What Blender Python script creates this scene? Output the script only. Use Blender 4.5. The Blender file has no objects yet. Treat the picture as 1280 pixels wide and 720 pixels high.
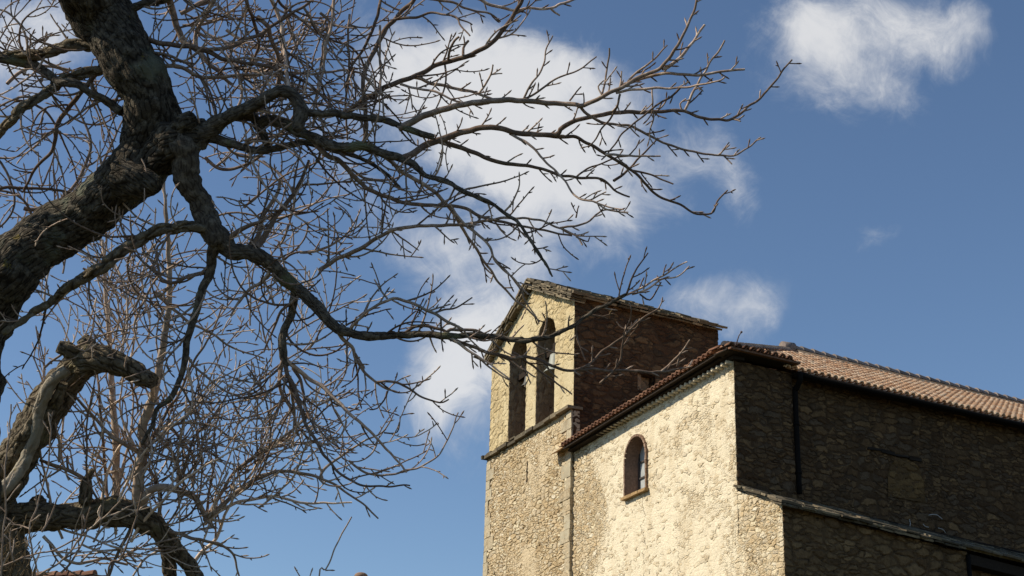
import bpy, bmesh, math, random
import numpy as np
from mathutils import Vector, Matrix, noise
from mathutils.geometry import delaunay_2d_cdt
rnd = random.Random(7)
SC = bpy.context.scene
COL = SC.collection
# ------------------------------------------------------------------ camera
F = 1900.0
EYE = np.array([0, 0, 1.6])
_up = np.array([140, 4812, 1900.0]); _up /= np.linalg.norm(_up)
_fw = np.array([0, 0, 1.0]); _Y = _fw - _up * _fw.dot(_up); _Y /= np.linalg.norm(_Y)
_X = np.cross(_up, _Y)
RM = np.array([_X, _Y, _up])
def ray(px, py):
    return RM @ np.array([px - 640, 360 - py, F])
cam = bpy.data.cameras.new('camera'); camo = bpy.data.objects.new('camera', cam); COL.objects.link(camo)
cam.sensor_width = 36; cam.lens = 36 * F / 1280; cam.clip_start = 0.05; cam.clip_end = 6000
m = Matrix.Identity(4)
cols = [RM @ np.array([1, 0, 0]), RM @ np.array([0, 1, 0]), -(RM @ np.array([0, 0, 1]))]
for c in range(3):
    for r in range(3): m[r][c] = cols[c][r]
m[0][3], m[1][3], m[2][3] = EYE
camo.matrix_world = m
SC.camera = camo
# ------------------------------------------------------------------ light
SUN_AZ, SUN_EL = math.radians(-94), math.radians(40)
SUN_STRENGTH, SKY_STRENGTH, EXPOSURE = 5.0, 0.108, 0.10
sl = bpy.data.lights.new('sun', 'SUN'); so = bpy.data.objects.new('sun', sl); COL.objects.link(so)
sl.energy = SUN_STRENGTH; sl.angle = math.radians(0.53); sl.color = (1, 0.905, 0.74)
sd = Vector((math.sin(SUN_AZ) * math.cos(SUN_EL), math.cos(SUN_AZ) * math.cos(SUN_EL), math.sin(SUN_EL)))
so.rotation_euler = sd.to_track_quat('Z', 'Y').to_euler(); so.location = (-20, 0, 30)
SC.view_settings.view_transform = 'Standard'; SC.view_settings.look = 'None'
SC.view_settings.exposure = EXPOSURE; SC.view_settings.gamma = 1; SC.view_settings.use_curve_mapping = False
SC.render.engine = 'CYCLES'

# ------------------------------------------------------------------ node helpers
class NT:
    def __init__(s, tree): s.t = tree; s.n = tree.nodes; s.l = tree.links
    def new(s, typ, **kw):
        n = s.n.new(typ)
        for k, v in kw.items():
            if k.startswith('i_'): s.inp(n, k[2:], v)
            elif k == 'ins':
                for a, b in v.items(): s.inp(n, a, b)
            else: setattr(n, k, v)
        return n
    def inp(s, n, key, v):
        sk = n.inputs[key]
        if isinstance(v, bpy.types.NodeSocket): s.l.new(v, sk)
        else: sk.default_value = v
    def math(s, op, a, b=0.0, c=0.0, clamp=False):
        n = s.n.new('ShaderNodeMath'); n.operation = op; n.use_clamp = clamp
        for i, v in enumerate((a, b, c)): s.inp(n, i, v)
        return n.outputs[0]
    def vmath(s, op, a, b=(0, 0, 0), sc=None):
        n = s.n.new('ShaderNodeVectorMath'); n.operation = op
        s.inp(n, 0, a); s.inp(n, 1, b)
        if sc is not None: s.inp(n, 'Scale', sc)
        return n.outputs['Value'] if op in ('DOT_PRODUCT', 'LENGTH', 'DISTANCE') else n.outputs[0]
    def noise(s, vec, scale, detail=4, rough=0.55, dist=0.0, out='Fac'):
        n = s.new('ShaderNodeTexNoise', i_Vector=vec, i_Scale=scale, i_Detail=detail, i_Roughness=rough, i_Distortion=dist)
        return n.outputs[out]
    def voro(s, vec, feature='F1', scale=1.0, rand=1.0, dim='3D', out='Distance'):
        n = s.n.new('ShaderNodeTexVoronoi'); n.voronoi_dimensions = dim; n.feature = feature
        s.inp(n, 'Vector', vec); s.inp(n, 'Scale', scale); s.inp(n, 'Randomness', rand)
        return n.outputs[out]
    def step(s, x, a, b):
        n = s.new('ShaderNodeMapRange', interpolation_type='SMOOTHSTEP')
        s.inp(n, 'Value', x); s.inp(n, 'From Min', a); s.inp(n, 'From Max', b)
        return n.outputs[0]
    def mix(s, f, a, b, mode='MIX'):
        n = s.n.new('ShaderNodeMix'); n.data_type = 'RGBA'; n.blend_type = mode
        s.inp(n, 0, f)
        for i, v in ((6, a), (7, b)):
            if isinstance(v, tuple) and len(v) == 3: v = v + (1,)
            s.inp(n, i, v)
        return n.outputs[2]
    def fmix(s, f, a, b):
        n = s.n.new('ShaderNodeMix'); n.data_type = 'FLOAT'
        s.inp(n, 0, f); s.inp(n, 2, a); s.inp(n, 3, b)
        return n.outputs[0]
    def ramp(s, f, stops, mode='LINEAR'):
        n = s.n.new('ShaderNodeValToRGB'); n.color_ramp.interpolation = mode
        e = n.color_ramp.elements
        while len(e) < len(stops): e.new(0.5)
        for el, (p, c) in zip(e, stops): el.position = p; el.color = tuple(c) + (1,)
        s.inp(n, 0, f); return n.outputs[0]

def new_mat(name, rough=0.9, spec=0.2):
    mt = bpy.data.materials.new(name); mt.use_nodes = True
    t = NT(mt.node_tree)
    b = t.n['Principled BSDF']; b.inputs['Roughness'].default_value = rough
    b.inputs['Specular IOR Level'].default_value = spec
    return mt, t, b
def set_disp(mt, t, h, scale=1.0, mid=0.0, both=True):
    d = t.new('ShaderNodeDisplacement', i_Height=h, i_Midlevel=mid, i_Scale=scale)
    t.l.new(d.outputs[0], t.n['Material Output'].inputs['Displacement'])
    mt.displacement_method = 'BOTH' if both else 'BUMP'

# ------------------------------------------------------------------ world: sky with broken cloud
w = bpy.data.worlds.new('World'); SC.world = w; w.use_nodes = True
t = NT(w.node_tree)
bg = t.n['Background']
sky = t.n.new('ShaderNodeTexSky'); sky.sky_type = 'NISHITA'; sky.sun_disc = False
sky.sun_elevation = SUN_EL; sky.sun_rotation = SUN_AZ; sky.altitude = 900; sky.air_density = 1.0
sky.dust_density = 0.3; sky.ozone_density = 2.0
tc = t.n.new('ShaderNodeTexCoord').outputs['Generated']
# clouds are laid out on a flat layer of sky around a fixed compass direction
fwd = RM @ np.array([0, 0, 1]); rgt = RM @ np.array([1, 0, 0]); upv = RM @ np.array([0, 1, 0])
df = t.vmath('DOT_PRODUCT', tc, tuple(fwd)); dr = t.vmath('DOT_PRODUCT', tc, tuple(rgt)); du = t.vmath('DOT_PRODUCT', tc, tuple(upv))
dfc = t.math('MAXIMUM', df, 0.05)
cu = t.math('DIVIDE', dr, dfc); cv = t.math('DIVIDE', du, dfc)
cb = t.n.new('ShaderNodeCombineXYZ'); t.l.new(cu, cb.inputs[0]); t.l.new(cv, cb.inputs[1]); P = cb.outputs[0]
warp = t.vmath('SUBTRACT', t.noise(P, 7, 4, 0.55, out='Color'), (0.5, 0.5, 0.5))
PW = t.vmath('ADD', P, t.vmath('SCALE', warp, sc=0.085))
blobs = [(490, 60, 80, 66, .7), (560, 120, 105, 62, .8), (650, 85, 90, 40, .85), (720, 110, 90, 40, .6), (610, 180, 130, 60, 1.0),
         (690, 190, 110, 60, .8), (700, 270, 105, 65, .9), (765, 255, 50, 36, .4), (640, 320, 90, 40, .5), (620, 400, 80, 60, 1.0), (588, 470, 66, 74, 1.25), (560, 500, 40, 40, .5),
         (545, 290, 80, 30, .35), (860, 165, 90, 40, .38), (480, 600, 90, 22, .12), (1040, 60, 88, 62, .72), (1130, 20, 110, 40, .6), (1215, 20, 55, 35, .45), (1050, 110, 70, 46, .65), (985, 50, 50, 50, .55), (1180, 60, 70, 40, .35),
         (910, 386, 62, 38, .66), (860, 372, 60, 26, .35), (920, 222, 26, 40, .62), (1106, 312, 26, 24, .62), (30, 45, 95, 46, 1.05), (20, 115, 100, 50, .8), (430, 450, 90, 30, .12), (430, 560, 120, 30, .12), (350, 130, 60, 40, .25)]
acc = None
for (bx, by, sx, sy, st) in blobs:
    sc_ = t.vmath('MULTIPLY', t.vmath('SUBTRACT', PW, ((bx - 640) / F, (360 - by) / F, 0)), (F / sx, F / sy, 0))
    d2 = t.vmath('DOT_PRODUCT', sc_, sc_)
    g = t.math('MULTIPLY', t.math('EXPONENT', t.math('MULTIPLY', d2, -0.8)), st * .84)
    acc = g if acc is None else t.math('ADD', acc, g)
fb = t.noise(P, 9, 10, 0.62, 0.5)
fb2 = t.noise(PW, 24, 10, 0.68, 0.6)
dens = t.math('ADD', acc, t.math('ADD', t.math('MULTIPLY', t.math('SUBTRACT', fb, 0.5), 2.1), t.math('MULTIPLY', t.math('SUBTRACT', fb2, 0.5), 1.3)))
cm = t.math('MULTIPLY', t.step(dens, 0.18, 1.35), t.step(acc, 0.03, 0.3))
cm = t.math('MULTIPLY', cm, t.step(df, 0.1, 0.3))
cm = t.math('MULTIPLY', cm, 0.82)
shade = t.step(t.math('ADD', t.math('MULTIPLY', acc, 0.32), t.math('ADD', t.math('MULTIPLY', fb2, 0.6), t.math('MULTIPLY', fb, 0.5))), 0.45, 1.05)
ccol = t.mix(shade, (3.7, 4.15, 4.9), (7.3, 7.25, 7.2))
skyc = t.mix(1.0, sky.outputs[0], (0.90, 0.96, 1.0), 'MULTIPLY')
fin = t.mix(cm, skyc, ccol)
t.l.new(fin, bg.inputs[0]); bg.inputs[1].default_value = SKY_STRENGTH

# ------------------------------------------------------------------ materials
def uvn(t): return t.n.new('ShaderNodeUVMap').outputs[0]
def rubble(name, cols, mortar, sx, sy, plaster=None, pl_th=(0.45, 0.6), relief=0.03, tint=None, pl_bias=None, rand=0.85, joint_w=0.09, disp=True, cracks=None, pres_r=(0.36, 0.60), void_r=(0.55, 0.63), rgh=0.8):
    mt, t, b = new_mat(name, 0.95, 0.1)
    uv = uvn(t)
    wv = t.vmath('SCALE', t.vmath('SUBTRACT', t.noise(uv, 1.7, 3, 0.6, out='Color'), (0.5, 0.5, 0.5)), sc=0.26)
    wv2 = t.vmath('SCALE', t.vmath('SUBTRACT', t.noise(uv, 9, 2, 0.6, out='Color'), (0.5, 0.5, 0.5)), sc=0.10)
    p = t.vmath('ADD', t.vmath('ADD', uv, wv), wv2)
    # two courses of stone size, chosen by a slow noise
    pa = t.vmath('MULTIPLY', p, (1 / sx, 1 / sy, 0)); pb = t.vmath('MULTIPLY', p, (1 / (sx * .6), 1 / (sy * .62), 0))
    sel = t.step(t.noise(uv, 0.9, 2), 0.47, 0.53)
    ea = t.voro(pa, 'DISTANCE_TO_EDGE', 1, rand, '2D'); eb = t.voro(pb, 'DISTANCE_TO_EDGE', 1, rand, '2D')
    ca = t.voro(pa, 'F1', 1, rand, '2D', 'Color'); cb_ = t.voro(pb, 'F1', 1, rand, '2D', 'Color')
    e = t.fmix(sel, ea, eb); c = t.mix(sel, ca, cb_)
    e = t.math('ADD', e, t.math('MULTIPLY', t.math('SUBTRACT', t.noise(uv, 16, 5, 0.7), 0.5), 0.24))
    sep = t.n.new('ShaderNodeSeparateColor'); t.l.new(c, sep.inputs[0])
    stone = t.ramp(sep.outputs[0], [(i / max(1, len(cols) - 1), k) for i, k in enumerate(cols)])
    fine = t.noise(uv, 14, 8, 0.7); fine2 = t.noise(uv, 55, 4, 0.7)
    stone = t.mix(0.75, stone, t.ramp(fine, [(0.25, (0.42, 0.42, 0.42)), (0.75, (1.5, 1.5, 1.5))]), 'MULTIPLY')
    jw = t.math('ADD', joint_w, t.math('MULTIPLY', t.math('SUBTRACT', t.noise(uv, 3, 3), 0.5), joint_w * 1.2))
    pres = t.step(t.noise(uv, 4.3, 4, 0.65), *pres_r)
    joint0 = t.step(e, t.math('MULTIPLY', jw, 0.2), t.math('MULTIPLY', jw, 2.2))
    joint = t.math('SUBTRACT', 1.0, t.math('MULTIPLY', t.math('SUBTRACT', 1.0, joint0), pres))
    rough = t.noise(uv, 7.5, 5, 0.6)
    col = t.mix(joint, mortar, stone)
    # dark voids in some joints
    void = t.math('MULTIPLY', t.math('SUBTRACT', 1.0, t.step(e, 0.0, 0.05)), t.step(t.noise(uv, 3.3, 4, 0.6), *void_r))
    h_st = t.math('ADD', t.math('MULTIPLY', joint, t.math('ADD', 0.35, t.math('MULTIPLY', sep.outputs[1], 0.9))), t.math('ADD', t.math('MULTIPLY', fine, 0.55), t.math('MULTIPLY', rough, rgh)))
    h_st = t.math('ADD', h_st, t.math('MULTIPLY', void, -0.5))
    if plaster:
        big = t.noise(uv, 0.33, 5, 0.62); med = t.noise(uv, 2.6, 5, 0.7)
        pm = t.math('ADD', big, t.math('MULTIPLY', t.math('SUBTRACT', med, 0.5), 0.35))
        if pl_bias: 
            su = t.n.new('ShaderNodeSeparateXYZ'); t.l.new(uv, su.inputs[0])
            pm = t.math('ADD', pm, pl_bias(t, su.outputs[0], su.outputs[1]))
        pm = t.step(pm, pl_th[0], pl_th[1])
        pm = t.math('MULTIPLY', pm, t.fmix(t.step(sep.outputs[2], .7, .8), 1.0, 0.45))
        pc = t.mix(t.noise(uv, 4, 6, 0.65), tuple(x * .74 for x in plaster), tuple(min(1, x * 1.18) for x in plaster))
        col = t.mix(pm, col, pc)
        h = t.fmix(pm, h_st, t.math('ADD', t.math('MULTIPLY', fine, 0.5), t.math('ADD', t.math('ADD', 0.75, t.math('MULTIPLY', rough, 0.30)), t.math('MULTIPLY', joint, 0.09))))
        void = t.math('MULTIPLY', void, t.math('SUBTRACT', 1.0, pm))
    else: h = h_st
    col = t.mix(t.math('MULTIPLY', void, 0.85), col, (0.03, 0.025, 0.02))
    # weather staining, patches of their own shape
    stv = t.vmath('MULTIPLY', uv, (1.3, 0.45, 1))
    stn = t.step(t.noise(stv, 1.1, 6, 0.7), 0.46, 0.74)
    col = t.mix(t.math('MULTIPLY', stn, 0.55), col, tint or (0.16, 0.11, 0.06))
    col = t.mix(0.5, col, t.ramp(fine2, [(0.3, (0.6, 0.6, 0.6)), (0.7, (1.35, 1.35, 1.35))]), 'MULTIPLY')
    if cracks:
        su2 = t.n.new('ShaderNodeSeparateXYZ'); t.l.new(uv, su2.inputs[0])
        for (cu_, z0, z1, am, wd) in cracks:
            cbz = t.n.new('ShaderNodeCombineXYZ'); t.inp(cbz, 0, cu_ * 3.7); t.l.new(su2.outputs[1], cbz.inputs[1])
            nn = t.noise(cbz.outputs[0], 2.2, 5, 0.7)
            dd = t.math('ABSOLUTE', t.math('SUBTRACT', su2.outputs[0], t.math('ADD', cu_, t.math('MULTIPLY', t.math('SUBTRACT', nn, 0.5), am))))
            ck = t.math('SUBTRACT', 1.0, t.step(dd, wd * .4, wd))
            ck = t.math('MULTIPLY', ck, t.math('MULTIPLY', t.step(su2.outputs[1], z0, z0 + .1), t.math('SUBTRACT', 1.0, t.step(su2.outputs[1], z1 - .1, z1))))
            ck = t.math('MULTIPLY', ck, t.step(t.noise(uv, 5, 3), 0.4, 0.52))
            col = t.mix(t.math('MULTIPLY', ck, 0.8), col, (0.10, 0.075, 0.05)); h = t.math('SUBTRACT', h, t.math('MULTIPLY', ck, 0.6))
    t.l.new(col, b.inputs['Base Color'])
    set_disp(mt, t, h, relief, 1.3, disp)
    return mt
CREAM = [(0.38, 0.27, 0.15), (0.58, 0.46, 0.29), (0.48, 0.36, 0.21), (0.72, 0.62, 0.43), (0.46, 0.38, 0.27), (0.62, 0.50, 0.33), (0.54, 0.40, 0.23), (0.75, 0.68, 0.53)]
def facade_bias(t, u, v):   # more render in the middle under and round the window, bare rubble towards the tower and the corner
    a = t.math('SUBTRACT', 1.0, t.math('ABSOLUTE', t.math('DIVIDE', t.math('SUBTRACT', u, 3.9), 3.4)))
    return t.math('MULTIPLY', t.math('MAXIMUM', a, -0.45), 0.20)
M = {}
M['facade'] = rubble('rendered_rubble', CREAM, (0.56, 0.45, 0.29), 0.21, 0.092, (0.78, 0.68, 0.50), (0.38, 0.54), 0.046, (0.46, 0.34, 0.19), facade_bias, pres_r=(0.25, 0.5), void_r=(0.50, 0.60), cracks=((4.25, 7.9, 10.4, .9, .016), (2.6, 6, 8.9, 1.0, .013)))
M['tower'] = rubble('tower_rubble', CREAM, (0.44, 0.33, 0.19), 0.28, 0.115, (0.62, 0.50, 0.33), (0.50, 0.68), 0.05, (0.42, 0.31, 0.17), pres_r=(0.2, 0.45), void_r=(0.48, 0.56))
M['ashlar'] = rubble('belfry_stone', [(0.56, 0.44, 0.24), (0.64, 0.52, 0.31), (0.48, 0.37, 0.2), (0.60, 0.5, 0.32)], (0.5, 0.40, 0.23), 0.42, 0.26, (0.60, 0.50, 0.31), (0.42, 0.58), 0.036, (0.34, 0.25, 0.13), pres_r=(0.3, 0.5))
M['quoin'] = rubble('grey_quoin', [(0.44, 0.34, 0.21), (0.54, 0.44, 0.29), (0.40, 0.33, 0.23)], (0.45, 0.35, 0.22), 0.5, 0.3, (0.48, 0.42, 0.3), (0.4, 0.6), 0.02)
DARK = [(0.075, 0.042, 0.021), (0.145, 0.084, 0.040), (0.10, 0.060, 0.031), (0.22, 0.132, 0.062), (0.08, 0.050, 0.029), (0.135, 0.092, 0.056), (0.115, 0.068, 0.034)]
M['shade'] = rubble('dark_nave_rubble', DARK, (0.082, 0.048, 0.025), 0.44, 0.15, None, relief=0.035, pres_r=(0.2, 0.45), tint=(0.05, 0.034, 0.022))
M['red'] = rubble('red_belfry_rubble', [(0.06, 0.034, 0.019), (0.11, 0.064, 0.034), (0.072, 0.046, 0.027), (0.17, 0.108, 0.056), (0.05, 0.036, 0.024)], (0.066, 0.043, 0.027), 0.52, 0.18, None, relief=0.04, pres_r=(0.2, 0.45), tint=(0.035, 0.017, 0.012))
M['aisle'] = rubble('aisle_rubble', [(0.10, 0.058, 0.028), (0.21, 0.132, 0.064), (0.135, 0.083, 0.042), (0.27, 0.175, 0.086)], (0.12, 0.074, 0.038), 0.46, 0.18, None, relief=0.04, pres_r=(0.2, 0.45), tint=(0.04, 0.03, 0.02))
M['ochre'] = rubble('ochre_infill', [(0.13, 0.074, 0.03), (0.20, 0.118, 0.048), (0.09, 0.052, 0.024), (0.17, 0.098, 0.04)], (0.11, 0.064, 0.028), 0.36, 0.14, None, relief=0.035)
M['inner'] = rubble('shade_toned_stone', [(0.26, 0.18, 0.11), (0.36, 0.27, 0.17), (0.21, 0.15, 0.10)], (0.22, 0.155, 0.10), 0.5, 0.25, None, relief=0.03, disp=False)  # darker stone: shade of the belfry reveals put into its colour

def island_mat(name, stops, bump=0.004, rough=0.9, lich=None, nscale=20):
    mt, t, b = new_mat(name, rough, 0.15)
    g = t.n.new('ShaderNodeNewGeometry'); oc = t.n.new('ShaderNodeTexCoord').outputs['Object']
    c = t.ramp(g.outputs['Random Per Island'], stops)
    n1 = t.noise(oc, nscale, 6, 0.7)
    c = t.mix(0.8, c, t.ramp(n1, [(0.28, (0.5, 0.5, 0.5)), (0.72, (1.4, 1.4, 1.4))]), 'MULTIPLY')
    if lich: c = t.mix(t.math('MULTIPLY', t.step(t.noise(oc, 6, 6, 0.7), 0.56, 0.68), 0.7), c, lich)
    t.l.new(c, b.inputs['Base Color'])
    set_disp(mt, t, n1, bump, 0.5, False)
    return mt
M['tile'] = island_mat('clay_tile', [(0, (0.70, 0.40, 0.22)), (0.35, (0.80, 0.51, 0.31)), (0.7, (0.86, 0.64, 0.44)), (0.9, (0.76, 0.46, 0.27)), (1, (0.45, 0.24, 0.14))], lich=(0.42, 0.36, 0.26))
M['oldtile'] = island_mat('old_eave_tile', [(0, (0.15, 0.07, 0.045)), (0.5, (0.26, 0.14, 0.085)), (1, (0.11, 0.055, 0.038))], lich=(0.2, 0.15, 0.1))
M['paletile'] = island_mat('pale_tile_end', [(0, (0.55, 0.45, 0.3)), (1, (0.68, 0.57, 0.4))])
M['ridge'] = island_mat('grey_ridge_tile', [(0, (0.20, 0.17, 0.16)), (0.5, (0.27, 0.22, 0.19)), (1, (0.15, 0.13, 0.12))], lich=(0.3, 0.27, 0.22))
M['slab'] = island_mat('stone_slab', [(0, (0.06, 0.048, 0.032)), (0.4, (0.13, 0.105, 0.07)), (0.75, (0.27, 0.215, 0.14)), (1, (0.08, 0.065, 0.048))], 0.01, lich=(0.26, 0.25, 0.17), nscale=14)
M['sill'] = island_mat('brick_sill', [(0, (0.30, 0.19, 0.09)), (1, (0.38, 0.25, 0.12))])
M['brick'] = island_mat('brick_surround', [(0, (0.20, 0.125, 0.085)), (1, (0.30, 0.20, 0.14))])
M['wood'] = island_mat('old_wood', [(0, (0.02, 0.014, 0.010)), (1, (0.035, 0.025, 0.018))])  # near-black: shade under the eaves is put into its colour
def plain(name, c, rough=0.6, metal=0.0, spec=0.4):
    mt, t, b = new_mat(name, rough, spec)
    oc = t.n.new('ShaderNodeTexCoord').outputs['Object']
    cc = t.mix(t.noise(oc, 11, 5, 0.7), tuple(x * .6 for x in c), tuple(min(1, x * 1.35) for x in c))
    t.l.new(cc, b.inputs['Base Color']); b.inputs['Metallic'].default_value = metal
    return mt
M['pipe'] = plain('dark_pipe_metal', (0.012, 0.010, 0.009), 0.9, 0.0, 0.08)
M['bell'] = plain('bell_bronze', (0.30, 0.31, 0.27), 0.6, 0.1)
M['darkbell'] = plain('dark_bronze', (0.07, 0.07, 0.06), 0.6, 0.1)
M['iron'] = plain('black_iron', (0.03, 0.028, 0.026), 0.6)
M['frame'] = plain('window_frame_paint', (0.06, 0.05, 0.045), 0.6)
M['cable'] = plain('pale_cable', (0.55, 0.53, 0.5), 0.6)
M['glass'] = plain('old_glass', (0.46, 0.48, 0.48), 0.25, 0.0, 0.8)
M['rod'] = plain('rusty_rod', (0.12, 0.08, 0.07), 0.8)

def bark(name, c0, c1, c2, scale, relief, lichen, disp):
    mt, t, b = new_mat(name, 0.95, 0.1)
    oc = t.n.new('ShaderNodeTexCoord').outputs['Object']
    uv = uvn(t)
    if disp:
        wv = t.vmath('SCALE', t.vmath('SUBTRACT', t.noise(oc, 9, 4, 0.6, out='Color'), (0.5, 0.5, 0.5)), sc=0.045)
        p = t.vmath('MULTIPLY', t.vmath('ADD', uv, wv), (scale, scale * 0.3, 1))
        e = t.voro(p, 'DISTANCE_TO_EDGE', 1, 1, '2D')
        plate = t.math('MULTIPLY', t.step(e, 0.0, 0.22), t.math('ADD', 0.5, t.noise(oc, 24, 5, 0.7)))
        pc = t.voro(p, 'F1', 1, 1, '2D', 'Color')
    else:
        plate = t.noise(oc, scale, 4, 0.6); pc = plate
    n = t.noise(oc, 38, 7, 0.7); n2 = t.noise(oc, 5, 5, 0.65)
    h = t.math('ADD', t.math('MULTIPLY', plate, 0.7), t.math('MULTIPLY', n, 1.7))
    col = t.mix(plate, c0, c1)
    col = t.mix(t.step(n, 0.45, 0.7), col, c2)
    col = t.mix(t.math('MULTIPLY', t.step(n2, 0.55, 0.66), 0.75), col, lichen)
    yl = t.math('MULTIPLY', t.step(t.noise(oc, 16, 5, 0.65), 0.64, 0.70), 0.6)
    col = t.mix(yl, col, (0.20, 0.15, 0.035))
    if not disp:
        g = t.n.new('ShaderNodeNewGeometry'); col = t.mix(1.0, col, t.ramp(g.outputs['Random Per Island'], [(0, (0.38, 0.32, 0.28)), (0.4, (0.75, 0.67, 0.61)), (0.75, (1.2, 1.12, 1.04)), (1, (1.75, 1.62, 1.5))]), 'MULTIPLY')
    t.l.new(col, b.inputs['Base Color'])
    set_disp(mt, t, h, relief, 0.6, disp)
    return mt
M['bark'] = bark('furrowed_bark', (0.018, 0.014, 0.010), (0.062, 0.050, 0.036), (0.16, 0.135, 0.10), 60, 0.005, (0.15, 0.155, 0.11), True)
M['oldbark'] = bark('weathered_bark', (0.05, 0.038, 0.026), (0.15, 0.12, 0.08), (0.26, 0.215, 0.15), 44, 0.008, (0.17, 0.15, 0.08), True)
M['stalk'] = plain('dry_stalk', (0.20, 0.145, 0.085), 0.9, 0.0, 0.1)
M['limbbark'] = bark('limb_bark', (0.045, 0.036, 0.028), (0.095, 0.078, 0.06), (0.20, 0.17, 0.13), 70, 0.0025, (0.16, 0.165, 0.09), True)
M['twig'] = bark('twig_bark', (0.19, 0.14, 0.11), (0.37, 0.295, 0.245), (0.54, 0.46, 0.39), 60, 0.0015, (0.20, 0.18, 0.15), False)
M['paletwig'] = bark('pale_twig_bark', (0.34, 0.27, 0.215), (0.57, 0.485, 0.41), (0.72, 0.64, 0.56), 60, 0.0015, (0.34, 0.30, 0.26), False)
M['deadwood'] = bark('bare_dead_wood', (0.22, 0.18, 0.13), (0.32, 0.27, 0.20), (0.42, 0.37, 0.29), 25, 0.004, (0.30, 0.27, 0.2), True)
mt, t, b = new_mat('meadow_grass', 0.95, 0.05)
oc = t.n.new('ShaderNodeTexCoord').outputs['Object']
c = t.mix(t.noise(oc, 0.8, 8, 0.7), (0.035, 0.04, 0.018), (0.085, 0.075, 0.04)); t.l.new(c, b.inputs['Base Color']); set_disp(mt, t, t.noise(oc, 30, 5), 0.03, 0, False)
M['ground'] = mt

# ------------------------------------------------------------------ object helpers
def tag(o, label=None, cat=None, group=None, kind=None):
    for k, v in (('label', label), ('category', cat), ('group', group), ('kind', kind)):
        if v: o[k] = v
    return o
def empty(name, loc, **kw):
    o = bpy.data.objects.new(name, None); COL.objects.link(o); o.location = Vector(tuple(loc)); return tag(o, **kw)
class MB:
    def __init__(s): s.v = []; s.f = []; s.uv = []; s.mi = []; s.smooth = []
    def add(s, vs, fs, uvs=None, mi=0, smooth=False):
        o = len(s.v); s.v.extend([tuple(map(float, x)) for x in vs])
        for f in fs:
            s.f.append([o + i for i in f]); s.mi.append(mi); s.smooth.append(smooth)
            s.uv.append([tuple(uvs[i]) for i in f] if uvs is not None else [(0, 0)] * len(f))
    def box(s, o, ax, ay, az, mi=0, jit=0.0):
        o, ax, ay, az = [np.array(q, float) for q in (o, ax, ay, az)]
        vs = [o + ax * i + ay * j + az * k for k in (0, 1) for j in (0, 1) for i in (0, 1)]
        if jit: vs = [v + np.array([rnd.uniform(-jit, jit) for _ in range(3)]) for v in vs]
        L = [np.linalg.norm(q) for q in (ax, ay, az)]
        uvs = [(i * L[0] + j * L[1] + o[0], k * L[2] + j * L[1] * .5 + o[2]) for k in (0, 1) for j in (0, 1) for i in (0, 1)]
        s.add(vs, [(0, 2, 3, 1), (4, 5, 7, 6), (0, 1, 5, 4), (2, 6, 7, 3), (0, 4, 6, 2), (1, 3, 7, 5)], uvs, mi)
    def build(s, name, mats, parent=None, merge=0.0, **kw):
        me = bpy.data.meshes.new(name); off = np.array([0, 0, 0.0])
        if parent is not None: off = np.array(parent.matrix_world.translation) if parent.parent is None else np.array(parent.parent.location)
        if parent is not None: off = np.array(ROOTLOC.get(parent.name, off))
        vs = [(x[0] - off[0], x[1] - off[1], x[2] - off[2]) for x in s.v]
        me.from_pydata(vs, [], s.f)
        if not isinstance(mats, (list, tuple)): mats = [mats]
        for q in mats: me.materials.append(q)
        me.polygons.foreach_set('material_index', s.mi); me.polygons.foreach_set('use_smooth', s.smooth)
        ul = me.uv_layers.new(name='UVMap')
        ul.data.foreach_set('uv', [c for f in s.uv for p in f for c in p])
        me.update()
        if merge:
            bm = bmesh.new(); bm.from_mesh(me); bmesh.ops.remove_doubles(bm, verts=bm.verts, dist=merge); bm.to_mesh(me); bm.free()
        o = bpy.data.objects.new(name, me); COL.objects.link(o)
        if parent is not None:
            o.parent = parent; ROOTLOC[o.name] = tuple(off)
        return tag(o, **kw)
ROOTLOC = {}
def thing(name, loc, **kw):
    o = empty(name, loc, **kw); ROOTLOC[o.name] = tuple(loc); return o
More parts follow.
